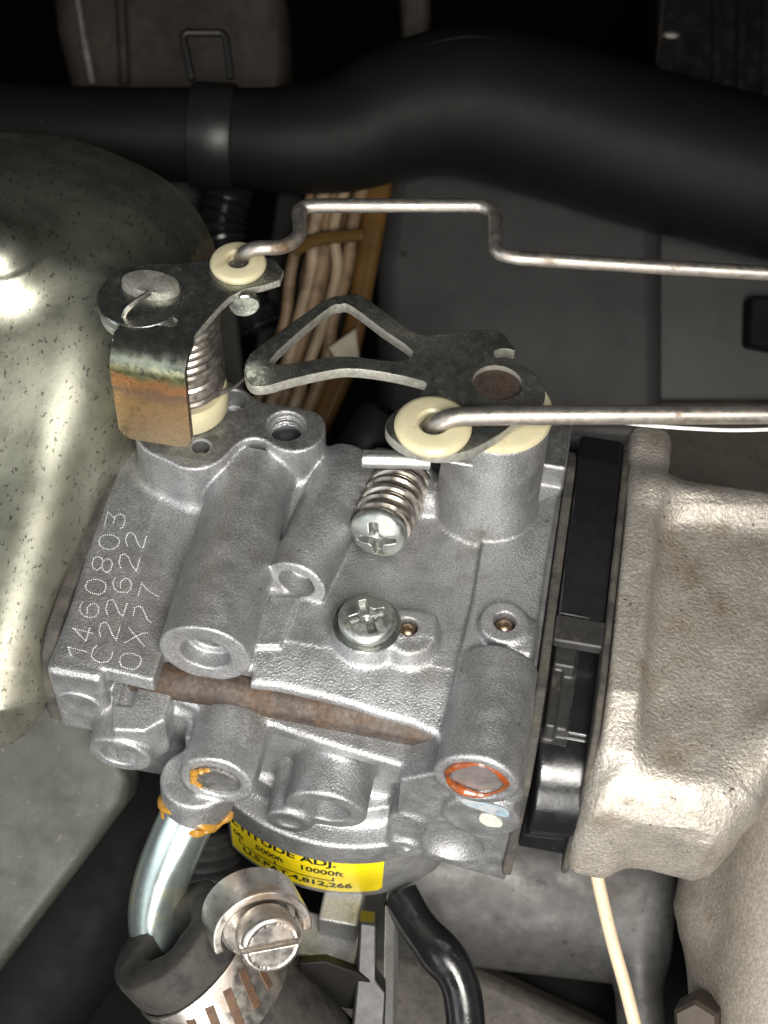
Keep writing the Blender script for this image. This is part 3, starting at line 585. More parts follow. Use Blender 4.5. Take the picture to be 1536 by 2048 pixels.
# ------------------------------------------------------------------ fuel inlet tube
tp_ = [PZ(398, 1580, -2.3), PZ(384, 1614, -2.66), PZ(350, 1690, -3.25), PZ(322, 1765, -3.9), PZ(312, 1840, -4.5), PZ(328, 1915, -5.0), PZ(360, 1975, -5.4)]
ft = tube('inlet_tube', catmull(tp_, 8), 0.545, 'tube', carb, 28); ft['label'] = 'bluish zinc plated fuel inlet tube bending down from the body'
cR_ = tp_[1]; tdir = tp_[2]-tp_[1]
x_, y_, _ = frame(tdir); rs = []
for i in range(49):
    a = 2*math.pi*i/48; rr = 0.58+0.02*math.sin(4*a); rs.append(tp_[1]+0.02*tdir+rr*(math.cos(a)*x_+math.sin(a)*y_)+0.10*math.sin(3*a+1)*tdir/np.linalg.norm(tdir)*0.4)
ar = tube('sealant_bead', rs, [0.085+0.04*math.sin(3*2*math.pi*i/48+0.7) for i in range(49)], 'amber', carb, 8); ar['label'] = 'amber sealant bead at the foot of the inlet tube'
cap = lathe('cup_plug', [(0, 0.02), (0.34, 0.02), (0.40, 0.05), (0.45, 0.02), (0.455, -0.05)], L2+[0, 0.05, 0], (0, -1, 0), 'alu_machined', carb)
def blob(name, c, rad, mat, parent, seed=0):
    s = Solid(np.array(c)-np.array(rad)-.08, np.array(c)+np.array(rad)+.08, 0.02); r_ = np.random.default_rng(seed)
    s.ell(c, np.array(rad)*0.8, 0)
    for i in range(4): s.ell(np.array(c)+np.array(rad)*r_.uniform(-.5, .5, 3), np.array(rad)*r_.uniform(.35, .55), 0.08)
    return s.build(name, mat, parent)
arc_ = [L2+[0.43*math.cos(t)+0.02*math.sin(9*t), -0.01, 0.43*math.sin(t)] for t in np.linspace(1.75, 4.1, 30)]
tube('sealant_smear', arc_, [0.02+0.055*math.sin(i/29*math.pi)**0.7+0.015*math.sin(i*1.3) for i in range(30)], 'amber', carb, 8)
arc_ = [tc_+[0.70*math.cos(t), 0.70*math.sin(t)+0.0, 0.03+0.02*math.sin(7*t)] for t in np.linspace(3.3, 6.1, 40)]
tube('sealant_smear', arc_, [0.03+0.045*abs(math.sin(i*0.21))+0.02*math.sin(i*0.9) for i in range(40)], 'amber', carb, 8)
bl = patch('paint_mark', [(925, 1597), (970, 1606), (1012, 1618), (1016, 1632), (985, 1626), (950, 1615), (928, 1606)], -5.50, 'paintmark', carb); bl['label'] = 'pale blue paint dab'
pl = patch('paint_mark', [(962, 1628), (985, 1630), (1004, 1642), (1000, 1652), (975, 1650), (960, 1640)], -5.50, 'paintpale', carb); pl['label'] = 'cream paint dab'

# ================================================================== throttle lever
ZL = 3.30
tl = thing('throttle_lever', 'dark zinc plated throttle lever with a triangular cut-out above the idle screw', 'lever', (tb[0], tb[1], 2.8))
out = [(488, 738), (500, 708), (535, 680), (600, 633), (655, 597), (690, 590), (722, 590), (780, 630), (838, 668), (900, 664), (960, 659), (1000, 661), (1018, 682), (1030, 700), (1012, 697), (993, 700), (988, 708), (998, 720), (1020, 727), (1042, 730), (1075, 752), (1090, 780), (1086, 808), (1060, 828), (1030, 845), (1000, 868), (950, 896), (905, 908), (860, 908), (815, 897), (780, 873), (771, 850), (785, 826), (815, 805), (845, 782), (853, 768), (838, 760), (770, 745), (697, 737), (640, 745), (575, 760), (530, 772), (500, 768)]
hole = [(542, 717), (600, 662), (659, 615), (680, 609), (701, 611), (765, 658), (826, 703), (800, 722), (755, 719), (713, 713), (680, 712), (647, 715), (600, 724), (553, 728)]
hz = PZ(995, 765, ZL); big = [(hz[0]+0.46*math.cos(t), hz[1]+0.42*math.sin(t)) for t in np.linspace(0, 2*math.pi, 40)[:-1]]
plate('lever_plate', [[tuple(p[:2]) for p in catmull([PZ(a, b, ZL) for a, b in out], 3, True)], [tuple(p[:2]) for p in catmull([PZ(a, b, ZL) for a, b in hole], 3, True)], big], ZL, 0.25, 'zinc', tl, 0.02)
lathe('shaft_rivet', [(0, -0.1), (0.3, -0.1), (0.46, -0.12), (0.46, -0.3)], (hz[0], hz[1], ZL), (0, 0, 1), 'rust', tl)
lathe('shaft_collar', [(0.3, 0.0), (0.97, 0.0), (0.99, 0.04), (0.97, 0.16), (0.9, 0.19), (0.3, 0.19)], (tb[0]-0.0, tb[1], 2.805), (0, 0, 1), 'nylon', tl)
lathe('throttle_shaft', [(0, 0), (0.42, 0), (0.42, 0.4)], (tb[0], tb[1], 2.6), (0, 0, 1), 'zinc', tl)
def grommet(c, r, h, parent, tilt=(0, 0, 1), rin=0.26):
    return lathe('grommet', [(rin, 0), (rin, h*0.8), (rin+0.05, h), (r*0.80, h*0.98), (r*0.93, h*0.82), (r, h*0.5), (r*0.97, h*0.15), (r*0.9, 0), (rin, 0)], c, tilt, 'nylon', parent, seg=48)
g2 = PZ(866, 852, ZL+0.1); grommet((g2[0], g2[1], ZL-0.02), 0.70, 0.24, tl)
st0, st1 = PZ(722, 917, 2.55), PZ(860, 921, 2.55); lathe('stop_pin', [(0, 0), (0.14, 0), (0.17, 0.03), (0.17, np.linalg.norm(st1-st0))], st0, st1-st0, 'zinc_bright', tl, seg=20)
tube('wire_end', [PZ(900, 922, 2.6), PZ(946, 930, 2.6)], 0.045, 'zinc_bright', tl, 8)

# ================================================================== choke lever
ZC = 4.55; ch = np.array([-4.2, 0.88])
cl = thing('choke_lever', 'chromated choke lever with a folded tab of rainbow tint and painted reflections over its coil spring', 'lever', (ch[0], ch[1], 1.25))
out = [(203, 588), (215, 556), (250, 535), (300, 526), (360, 526), (400, 522), (425, 512), (450, 500), (510, 503), (550, 520), (567, 540), (560, 560), (525, 571), (490, 577), (462, 592), (440, 612), (415, 640), (392, 668), (384, 682), (345, 678), (300, 678), (235, 680), (224, 678), (228, 662), (250, 645), (215, 632), (204, 610)]
slot = [(312, 642), (322, 636), (345, 634), (355, 640), (350, 650), (328, 656), (314, 652)]
plate('lever_plate', [[tuple(PZ(a, b, ZC)[:2]) for a, b in out], [tuple(PZ(a, b, ZC)[:2]) for a, b in slot]], ZC, 0.17, 'zinc', cl, 0.02)
# folded tab: rolled fold then flat drop
xl0, xr0 = PZ(222, 690, ZC)[0], PZ(382, 692, ZC)[0]; yf = PZ(300, 690, ZC)[1]+0.05
prof = [(yf+0.45, ZC-0.081), (yf+0.02, ZC-0.081)]+[(yf-0.35*math.sin(a), ZC-0.081-0.35+0.35*math.cos(a)) for a in np.linspace(0.15, math.pi/2, 9)]
zb_ = 2.30; prof += [(yf-0.35, z) for z in np.linspace(ZC-0.75, zb_+0.28, 8)]+[(yf-0.35, zb_+0.28-0.28*math.sin(a)) for a in np.linspace(0.2, math.pi/2, 6)]
vs, fs = [], []
for i, (y, z) in enumerate(prof):
    cz = max(0, (zb_+0.28-z))/0.28; ins = 0.28*(1-math.sqrt(max(0, 1-cz*cz)))
    for q in (0, 0.25, 0.5, 0.75, 1): vs.append((xl0+ins+(xr0-xl0-2*ins)*q, y, z))
for i in range(len(prof)-1):
    for q in range(4): fs.append((i*5+q, i*5+q+1, (i+1)*5+q+1, (i+1)*5+q))
tabo = link_mesh('folded_tab', pyd(vs, fs), 'chromate', cl, 50); sm = tabo.modifiers.new('thick', 'SOLIDIFY'); sm.thickness = 0.17; sm.offset = 0; bevel(tabo, 0.025, 2, 50); tabo['label'] = 'folded tab with rainbow tint and painted reflections'
# tongue bent down under the grommet
tg = [PZ(462, 592, ZC), PZ(480, 582, ZC), PZ(500, 578, ZC)]
tc0 = PZ(485, 588, ZC); lathe('bent_tongue', [(0, 0), (0.25, 0), (0.28, 0.03), (0.28, 0.14), (0.25, 0.17), (0, 0.17)], PZ(488, 600, ZC-0.3), (0.35, -0.9, -0.05), 'zinc', cl, squash=1.0)
# shaft end, washers, coil spring, nylon collar
dcx = PZ(280, 578, ZC+0.2); lathe('pivot_washer', [(0, 0), (0.74, 0), (0.77, 0.03), (0.77, 0.15), (0.74, 0.18), (0, 0.18)], (dcx[0], dcx[1], ZC-0.40), (0, 0, 1), 'shear', cl)
lathe('pivot_washer', [(0, 0), (0.76, 0), (0.79, 0.03), (0.79, 0.17), (0.76, 0.2), (0, 0.2)], (dcx[0], dcx[1], ZC-0.19), (0, 0, 1), 'zinc', cl)
dcy = PZ(300, 560, ZC+0.2); lathe('shaft_end', [(0, 0.17), (0.27, 0.17), (0.31, 0.14), (0.32, 0)], (dcy[0], dcy[1], ZC+0.0), (0, 0, 1), 'shear', cl, squash=1.7)
lathe('choke_shaft', [(0, 0), (0.4, 0), (0.4, ZC-1.3)], (ch[0], ch[1], 1.2), (0, 0, 1), 'zinc', cl)
hel = []
for t in np.linspace(0, 1, 420):
    a = t*2*math.pi*12.5+1.0; rr = 0.74-0.06*t; hel.append((ch[0]+0.08*(1-t)*0+rr*math.cos(a), ch[1]+rr*math.sin(a), 1.95+2.3*t))
tube('coil_spring', hel, 0.083, 'spring', cl, 8)
lathe('nylon_collar', [(0, 0), (0.82, 0), (0.84, 0.05), (0.84, 0.5), (0.80, 0.58), (0, 0.58)], (ch[0], ch[1], 1.27), (0, 0, 1), 'nylon', cl)
tube('spring_leg', [PZ(400, 806, 1.98), PZ(440, 788, 1.98), PZ(470, 772, 1.98), PZ(487, 757, 2.0)], 0.045, 'spring', cl, 8)
tube('spring_hook', catmull([PZ(246, 642, ZC-0.1), PZ(252, 622, ZC+0.12), PZ(268, 606, ZC+0.25), PZ(300, 585, ZC+0.3)], 5), 0.055, 'spring', cl, 8)
g1 = PZ(476, 524, ZC+0.1); grommet((g1[0], g1[1], ZC-0.02), 0.52, 0.20, cl, rin=0.2)

# ================================================================== link rods and wire
zr = ZC+0.42
pr = [PZ(482, 523, ZC-0.1), PZ(486, 508, ZC+0.25), PZ(508, 496, zr), PZ(572, 495, zr), PZ(602, 470, zr), PZ(596, 415, zr), PZ(640, 411, zr), PZ(965, 411, zr), PZ(990, 425, zr), PZ(990, 505, zr), PZ(1030, 516, zr), PZ(1300, 533, zr), PZ(1700, 556, zr)]
cr1 = tag(tube('choke_rod', round_path(pr, 0.32, 7), 0.137, 'rod', None, 18), 'thin bent steel rod hooked into the choke lever, with a raised middle', 'rod')
zr = ZL+0.42
pr = [PZ(862, 858, ZL-0.1), PZ(870, 848, ZL+0.22), PZ(905, 834, zr), PZ(1000, 831, zr), PZ(1700, 828, zr)]
cr2 = tag(tube('throttle_rod', round_path(pr, 0.3, 8), 0.178, 'rod', None, 20), 'thicker straight steel rod hooked into the throttle lever grommet', 'rod')
tag(tube('thin_wire', catmull([PZ(1180, 838, ZL), PZ(1290, 850, ZL+0.1), PZ(1400, 858, ZL+0.1), PZ(1500, 860, ZL+0.1), PZ(1700, 852, ZL+0.1)], 6), 0.035, 'white_wire', None, 8), 'fine white wire running just under the throttle rod', 'wire')
# ================================================================== gaskets and black spacer to the right of the carburetor
def yz_prism(s, pts, x0, x1, rd=0.04, k=0.05, cut=False): s.prism(pts, x0, x1, 0, rd, k, cut)
gk = Solid((3.3, -6.2, -5.0), (5.0, 3.6, 1.2), 0.05)
gz = [(2.6, -3.5), (2.6, -0.3), (1.9, 0.05), (-3.5, 0.12), (-4.4, -0.15), (-5.0, -0.8), (-5.55, -3.6), (-5.2, -4.0)]
yz_prism(gk, [(y, z) for y, z in gz], 3.47, 3.66, 0.02, 0.0)
tag(gk.build('carburetor_gasket', 'gasket'), 'thin grey brown fibre gasket between the carburetor and the black spacer', 'gasket')
sp = thing('insulator_spacer', 'black plastic insulator block with a clip, standing between two fibre gaskets', 'spacer', (4.1, -2, -3.5))
q = Solid((3.6, -6.0, -4.4), (4.8, 3.6, 1.0), 0.035)
q.prism([(3.0, -3), (3.0, -0.2), (2.2, 0.02), (0.5, 0.10), (-1.85, 0.10), (-1.85, -3)], 3.68, 4.58, 0, 0.06, 0.03)
q.prism([(-1.8, -3), (-1.8, -0.42), (-3.9, -0.6), (-3.9, -3)], 3.68, 4.62, 0, 0.04, 0.03)
q.box((3.74, -4.0, -2.0), (3.95, -2.0, -0.30), 0.04, 0.03)
q.box((3.74, -2.75, -2.0), (4.16, -2.0, -0.16), 0.04, 0.03)
q.box((3.95, -3.9, -2.0), (4.18, -2.9, -0.52), 0.04, 0.03)
q.cyl((3.70, -3.95, -2.05), (4.78, -3.85, -2.05), 1.28, 0.05, 0.05)
q.prism([(-3.2, -3.2), (-3.2, -1.5), (-5.0, -2.6), (-5.05, -3.3)], 3.70, 4.78, 0, 0.06, 0.1)
sbod = q.build('spacer_body', 'plastic', sp); sbod.data.materials.append(M['plastic_dusty'])
for f in sbod.data.polygons:
    if -4.1 < f.center.y < -2.2 and f.center.z > -1.0 and f.center.x < 4.2: f.material_index = 1
c = PZ(1148, 1280, 0.22); box('clip', (4.13, -2.13, 0.06), (0.47, 0.30, 0.13), 'plastic_dusty', sp, 0.05)
dl = PZ(1100, 1242, 0.1)
tube('dust_line', [(3.72, -1.79, 0.17), (3.95, -1.80, 0.18), (4.3, -1.80, 0.16)], 0.022, 'plastic_dusty', sp, 6)
g2_ = Solid((4.4, -6.2, -5.0), (5.2, 4, 1.2), 0.05)
yz_prism(g2_, [(3.1, -3.5), (3.1, -0.25), (2.2, 0.0), (0.5, 0.14), (-3.2, 0.16), (-4.2, -0.1), (-4.9, -1.0), (-5.35, -3.2), (-5.3, -3.6)], 4.60, 4.74, 0.02, 0)
tag(g2_.build('manifold_gasket', 'gasket'), 'thin dark fibre gasket between the black spacer and the tan manifold', 'gasket')

# ================================================================== intake manifold: tan casting with a flange and a recessed side
mf = thing('intake_manifold', 'tan sand cast intake manifold with a raised flange rim and a bolt', 'manifold', (7, -2, -4))
m = Solid((4.6, -7.2, -5.2), (11.5, 4.6, 1.6), 0.05)
# sunken side wall, then the thick flange rim around it
m.prism(XY([(1262, 940), (1340, 958), (1440, 985), (1700, 1030), (1700, 1420), (1536, 1490), (1475, 1550), (1455, 1590), (1400, 1600), (1220, 1560)], -0.35), -2.6, -0.30, 2, 0.45, 0.1)
m.prism([(3.3, -3.2), (3.3, 0.0), (2.2, 0.05), (0.5, 0.18), (-3.3, 0.22), (-4.3, -0.15), (-4.9, -1.0), (-5.45, -3.0), (-5.2, -3.4), (-3, -3.2)], 4.76, 5.42, 0, 0.16, 0.5)
m.box((4.80, 2.6, -1.5), (5.55, 3.75, -0.15), 0.25, 0.5)
m.cyl(PZ(1290, 985, -0.1), PZ(1560, 1020, -0.35), 0.30, 0.1, 0.6)
m.cyl(PZ(1470, 1590, -0.9), PZ(1580, 1450, -0.3), 0.36, 0.1, 0.5)
fr = [PZ(a, b, -2.6) for a, b in [(1180, 1600), (1300, 1560), (1450, 1560), (1478, 1640), (1462, 1700), (1420, 1745), (1390, 1757), (1172, 1692)]]
m.prism([p[:2] for p in fr], -3.1, -0.85, 2, 0.45, 0.9)
m.build('cast_body', 'tan', mf)
bh = PZ(1468, 1615, -1.6); lathe('bolt_head', [(0, 0.12), (0.22, 0.12), (0.27, 0.06), (0.27, -0.3)], bh, (1, -0.25, 0.1), 'zinc_bright', mf, seg=24)
# lower runner behind and under the manifold
rn = thing('manifold_runner', 'dull tan cast runner curving down below the manifold, with a brown bolt at its foot', 'runner', (8, 0, -9))
m = Solid((4.0, -8.5, -9.5), (13.0, 4.0, -1.2), 0.08)
m.cyl(PD(1640, 1560, 30.5), PD(1560, 2150, 30.0), 2.0, 0.3, 0.4, r1=1.55)
m.cyl(PD(1480, 1620, 31.6), PD(1440, 1850, 31.2), 1.0, 0.3, 0.8)
m.cyl(PD(1420, 1850, 31.2), PD(1460, 2150, 30.6), 0.55, 0.2, 0.8)
m.build('cast_body', 'tan_dull', rn)
bb = PD(1398, 2040, 29.6); lathe('bolt_head', [(0, 0.3), (0.42, 0.3), (0.5, 0.22), (0.5, -0.4)], bb, (-0.3, -0.7, 0.7), 'brown_cast', rn, seg=6)

# ================================================================== chromated steel cover on the left
cv = thing('steel_cover', 'speckled greenish chromated steel elbow cover pressed against the carburetor', 'cover', (-9, 0, -4))
m = Solid((-14, -6.6, -2.6), (-3.5, 9.9, 5.0), 0.07)
m.prism([(6.2, -2.2), (6.2, 1.2), (4.3, 2.6), (2.4, 2.75), (0.8, 2.15), (-4.9, -0.15), (-5.5, -0.8), (-5.6, -2.2)], -15, -5.60, 0, 1.15, 0.3)
m.ell((-8.9, 3.8, 0.2), (4.5, 4.4, 3.0), 1.6)
m.ell(PZ(-5, 525, 3.0), (0.9, 0.9, 0.9), 0.8)
m.build('pressed_shell', 'cover', cv)
# gasket between cover and carburetor
m = Solid((-6.2, -5.2, -2.6), (-5.2, 1.8, 0.4), 0.04)
m.prism([(1.4, -2.2), (1.4, 0.03), (-3.2, 0.05), (-4.0, -0.02), (-4.4, -0.3), (-4.75, -1.2), (-4.7, -2.2)], -5.72, -5.46, 0, 0.03, 0)
tag(m.build('cover_gasket', 'gasket'), 'grey fibre gasket squeezed between the steel cover and the carburetor', 'gasket')
# olive panel below
ol = [PD(-60, 1400, 29.3), PD(120, 1400, 29.3), PD(200, 1450, 29.4), PD(262, 1560, 29.6), PD(250, 1610, 29.7), PD(150, 1745, 29.9), PD(0, 1940, 30.2), PD(-60, 2020, 30.3)]
m = prism('olive_panel', ol, cd*1.5, 'olive', None, 0.25); m.modifiers['bevel'].segments = 5
tag(m, 'dull olive grey painted panel below the steel cover', 'panel')

# ================================================================== fuel hose with clamp
ax = 0.60*cr-0.72*cu+0.34*cd; ax /= np.linalg.norm(ax); hm = PD(330, 1866, 28.4)
hs = thing('fuel_hose', 'thick black rubber fuel hose pushed onto the inlet tube, its mouth frayed', 'hose', hm)
prf = [(0.56, 2.0), (0.58, 0.12), (0.64, 0.0), (0.80, -0.03), (1.20, 0.0), (1.27, 0.04), (1.29, 0.15), (1.30, 0.6), (1.24, 0.85), (1.22, 2.0), (1.28, 2.25), (1.32, 2.7), (1.30, 7)]
me = lathe_mesh(prf, hm, ax, 72)
for v in me.vertices:
    d = np.array(v.co)-hm; t = d@ax; rad = d-ax*t; L = np.linalg.norm(rad)
    if t < 0.9:
        a = math.atan2(rad@np.cross(ax, cr), rad@cr); v.co = Vector(np.array(v.co)+rad/L*0.012*math.sin(7*a+3*t)+ax*0.02*math.sin(5*a+1))
link_mesh('hose_wall', me, 'rubber_brown', hs, 60)
hc = thing('hose_clamp', 'rusty slotted worm drive clamp tightened around the fuel hose', 'clamp', hm+ax*1.3)
b0_, b1_, rb = 0.80, 2.05, 1.34
lathe('band', [(rb-0.06, b0_), (rb-0.01, b0_), (rb, b0_+0.03), (rb, b1_-0.03), (rb-0.01, b1_), (rb-0.06, b1_)], hm, ax, 'clamp', hc, seg=96)
side = -cd+ax*(cd@ax); side /= np.linalg.norm(side); tang = np.cross(ax, side)      # direction facing the viewer around the band
for i in range(-2, 4):
    a = -0.33*i+0.10; dr = side*math.cos(a)+tang*math.sin(a); tt = np.cross(ax, dr)
    s1_ = (ax*0.93+tt*0.37); s2_ = np.cross(dr, s1_)
    box('band_slot', hm+ax*(b0_+b1_)/2+dr*(rb+0.002), (0.40, 0.085, 0.012), 'clamp_slot', hc, 0.02, (s1_, s2_, dr))  # flat boxes whose dark colour stands in for recess shade
# worm housing and slotted screw
sh = PD(545, 1893, 26.6); sbk = PD(505, 1812, 27.9); sa = (sh-sbk); sa /= np.linalg.norm(sa); Lh = np.linalg.norm(sh-sbk)
hd = Solid((-0.8, -0.8, -0.1), (0.8, 0.8, 0.75), 0.025)
hd.cyl((0, 0, 0), (0, 0, 0.6), 0.56, 0.10, 0); hd.cyl((0, 0, 0.56), (0, 0, 1), 0.44, 0.02, 0.02, True); hd.cyl((0, 0, 0.1), (0, 0, 0.585), 0.435, 0.02, 0.0)
hd.box((-0.7, -0.055, 0.40), (0.7, 0.055, 0.9), 0.01, 0.02, True)
me = hd.mesh(); x_, y_, a_ = frame(sa); sx_ = cr-sa*(cr@sa); sx_ /= np.linalg.norm(sx_); sy_ = np.cross(sa, sx_); o_ = sh-sa*0.6
me.transform(Matrix(((sx_[0], sy_[0], sa[0], o_[0]), (sx_[1], sy_[1], sa[1], o_[1]), (sx_[2], sy_[2], sa[2], o_[2]), (0, 0, 0, 1))))
link_mesh('clamp_screw', me, 'clamp', hc, None)
lathe('screw_barrel', [(0, 0), (0.40, 0), (0.46, 0.05), (0.46, Lh-0.4)], sbk, sa, 'clamp', hc, seg=40)
wk = np.cross(sx_, sa); wk = wk if wk@cu > 0 else -wk
lathe('worm', [(0, 0), (0.70, 0), (0.72, 0.05), (0.72, 0.55), (0.66, 0.6), (0, 0.6)], sbk-sa*0.2-wk*0.12, sa, 'clamp', hc, seg=40)
# arched bridge over the worm
arc = []
for t in np.linspace(-1.9, 1.7, 25):
    arc.append((math.sin(t)*0.80, math.cos(t)*0.80))
up_ = np.cross(sx_, sa); up_ = up_ if up_@cu > 0 else -up_
vs, fs = [], []
ctr = sbk+sa*0.35
for i, (p_, q_) in enumerate(arc):
    for e in (-0.55, -0.2, 0.1, 0.42): vs.append(ctr+sx_*p_*0.95+up_*(q_*0.84-0.14)+sa*e)
for i in range(len(arc)-1):
    for j in range(3): fs.append((i*4+j, i*4+j+1, (i+1)*4+j+1, (i+1)*4+j))
bo = link_mesh('worm_bridge', pyd(vs, fs), 'clamp', hc, 60); sm = bo.modifiers.new('thick', 'SOLIDIFY'); sm.thickness = 0.17; sm.offset = 1; bevel(bo, 0.03, 2, 50)

# ================================================================== small things under the bowl
cb = thing('plastic_clip', 'glossy black plastic clip with a moulded shelf under the float bowl', 'clip', PD(720, 2000, 30))
cl_ = [PD(718, 1842, 29.6), PD(755, 1848, 29.6), PD(752, 1960, 29.4), PD(772, 1985, 29.3), PD(768, 2090, 29.2), PD(700, 2090, 29.2), PD(712, 1960, 29.4)]
prism('clip_post', cl_, cd*0.9, 'clamp_black', cb, 0.06)
sh_ = [PD(596, 1926, 29.1), PD(650, 1922, 29.1), PD(715, 1945, 29.25), PD(745, 1965, 29.4), PD(730, 1995, 29.65), PD(705, 2020, 29.9), PD(600, 2000, 29.75)]
prism('clip_shelf', sh_, cd*0.5, 'rubber', cb, 0.05)
tag(tube('black_cable', catmull([PD(800, 1790, 31.5), PD(835, 1850, 31.2), PD(880, 1905, 30.8), PD(912, 1950, 30.6), PD(928, 2010, 30.5), PD(935, 2120, 30.4)], 8), [0.40]*9+[0.41+0.06*math.sin(i/16*math.pi)**2 for i in range(17)]+[0.40]*15, 'plastic', None, 24), 'glossy black cable bending down beside the float bowl', 'cable')
tag(tube('cream_wire', catmull([PD(1178, 1650, 30.5), PD(1186, 1700, 30.4), PD(1198, 1770, 30.2), PD(1224, 1880, 29.8), PD(1252, 1980, 29.5), PD(1282, 2100, 29.2)], 8), 0.135, 'cream_wire', None, 14), 'cream insulated wire hanging below the black spacer', 'wire')
zc = [PD(420, 1660, 33), PD(425, 1740, 33), PD(440, 1820, 33)]
pts = catmull(zc, 16); tag(tube('corrugated_tube', pts, [0.62+0.06*math.sin(i*1.6) for i in range(len(pts))], 'casing', None, 24), 'grey corrugated tube behind the inlet tube', 'tube')

# ================================================================== rubber cap behind the throttle lever
rc0, rc1 = PZ(680, 960, -0.6), PZ(762, 838, 0.2); rca = rc1-rc0; Lc = np.linalg.norm(rca)
tag(lathe('rubber_cap', [(0, Lc+0.30), (0.25, Lc+0.27), (0.45, Lc+0.12), (0.52, Lc-0.1), (0.53, Lc*0.5), (0.50, 0), (0, 0)], rc0, rca, 'rubber'), 'black rubber cap standing behind the idle screw', 'cap')
# ================================================================== behind: hose, harness, panels
hp_ = [PD(-150, 240, 37), PD(60, 262, 37), PD(250, 268, 37), PD(420, 272, 37), PD(560, 280, 37), PD(690, 268, 37.2), PD(800, 225, 37.4), PD(930, 205, 37.6), PD(1080, 235, 37.8), PD(1250, 285, 38), PD(1400, 325, 38), PD(1560, 365, 38), PD(1750, 400, 38)]
hr_ = [1.1, 1.12, 1.12, 1.15, 1.28, 1.42, 1.65, 1.85, 1.92, 1.95, 1.95, 1.95, 1.95]
pts = catmull(hp_, 8); rad = np.interp(np.linspace(0, 12, len(pts)), range(13), hr_)
bh_ = thing('breather_hose', 'wide matte black rubber hose running across behind the carburetor', 'hose', hp_[4])
tube('hose_wall', pts, list(rad), 'rubber', bh_, 48)
sd_ = -cd*0.75+cu*0.66
sd_ /= np.linalg.norm(sd_)
tube('mould_seam', [p_+sd_*(r_-0.012) for p_, r_ in zip(pts, rad)][40:], 0.035, 'rubber', bh_, 8)
hcl = thing('spring_clamp', 'black spring clamp with a raised loop around the breather hose', 'clamp', PD(420, 272, 37))
cA, cB = PD(385, 270, 37), PD(470, 275, 37); cax = cB-cA; cL = np.linalg.norm(cax)
lathe('clamp_ring', [(1.2, 0), (1.27, 0), (1.29, 0.03), (1.30, cL-0.03), (1.28, cL), (1.2, cL)], cA, cax, 'clamp_black', hcl, seg=64)
lp = [PD(384, 160, 36.0), PD(366, 75, 36.0), PD(372, 66, 36), PD(444, 66, 36.0), PD(452, 76, 36), PD(462, 158, 36.0)]
tube('clamp_loop', round_path(lp, 0.15, 4), 0.10, 'clamp_black', hcl, 10)
# brown casting at the upper left
bc_ = [PD(98, -40, 41), PD(110, 60, 41), PD(140, 180, 41), PD(180, 260, 41), PD(560, 260, 41), PD(582, 150, 41), PD(570, -40, 41)]
bcs = thing('brown_casting', 'dark brown cast housing above the breather hose', 'housing', PD(300, 100, 42))
m = prism('housing_wall', bc_, cd*2.5, 'brown_cast', bcs, 0.5); m.modifiers['bevel'].segments = 6
tube('housing_rib', [PD(150, -40, 40.9), PD(165, 60, 40.9), PD(186, 170, 40.9)], [0.10, 0.12, 0.16], 'rod', bcs, 12)  # pale steel on this rib stands in for its highlight
tube('housing_rib', [PD(240, -40, 40.9), PD(245, 60, 40.9), PD(250, 170, 40.9)], 0.16, 'brown_cast', bcs, 12)
ps = thing('dark_post', 'narrow dark post standing behind the breather hose', 'post', PD(830, 60, 42))
prism('post_wall', [PD(798, -60, 42), PD(862, -60, 42), PD(862, 140, 42), PD(806, 140, 42)], cd*1.5, 'brown_cast', ps, 0.2)
fm = thing('radiator_frame', 'black framed grille with a small bright rivet in the upper corner', 'frame', PD(1400, 60, 43))
prism('frame_panel', [PD(1316, -60, 43), PD(1640, -60, 43), PD(1640, 300, 43), PD(1310, 300, 43)], cd*1.5, 'plastic', fm, 0.15)
tube('frame_edge', [PD(1332, -60, 42.9), PD(1322, 50, 42.9), PD(1314, 130, 42.9)], 0.05, 'brown_cast', fm, 8)
lathe('rivet', [(0, 0.1), (0.2, 0.08), (0.28, 0)], PD(1342, 71, 42.9), -cd, 'rod', fm, squash=0.4)
for i in range(3):
    prism('grille_bar', [PD(1425+50*i, -60, 42.8), PD(1445+50*i, -60, 42.8), PD(1445+50*i, 260, 42.8), PD(1425+50*i, 260, 42.8)], cd*0.3, 'plastic', fm, 0.05)
# grey sheet metal panels behind the levers
gp = thing('sheet_panel', 'dark grey sheet metal panel with rounded corner behind the throttle lever', 'panel', PD(1000, 860, 40))
m = Solid((-6, 2.5, -14), (9, 20, 6), 0.12) if False else None
lp_ = [PD(752, 880, 38.5), PD(754, 520, 39.2), PD(775, 345, 39.6), PD(850, 310, 39.7), PD(1330, 310, 39.7), PD(1330, 900, 38.5)]
o = prism('panel_sheet', lp_, cd*2.0, 'panel', gp, 0.55); o.modifiers['bevel'].segments = 6
gp2 = thing('side_panel', 'darker grey panel to the side of the sheet metal panel, with a black stub', 'panel', PD(1430, 860, 40))
o = prism('panel_sheet', [PD(1285, 900, 39.6), PD(1290, 310, 40.2), PD(1700, 310, 40.2), PD(1700, 1000, 39.6)], cd*1.5, 'panel', gp2, 0.3)
prism('connector_stub', [PD(1502, 590, 39.0), PD(1580, 590, 39.0), PD(1580, 705, 39.0), PD(1498, 690, 39.0)], cd*0.9, 'dark', gp2, 0.12)
prism('lower_shade', [PD(1290, 800, 39.0), PD(1700, 800, 39.0), PD(1700, 1080, 38.4), PD(1290, 1080, 38.4)], cd*0.8, 'brown_cast', gp2, 0.1)
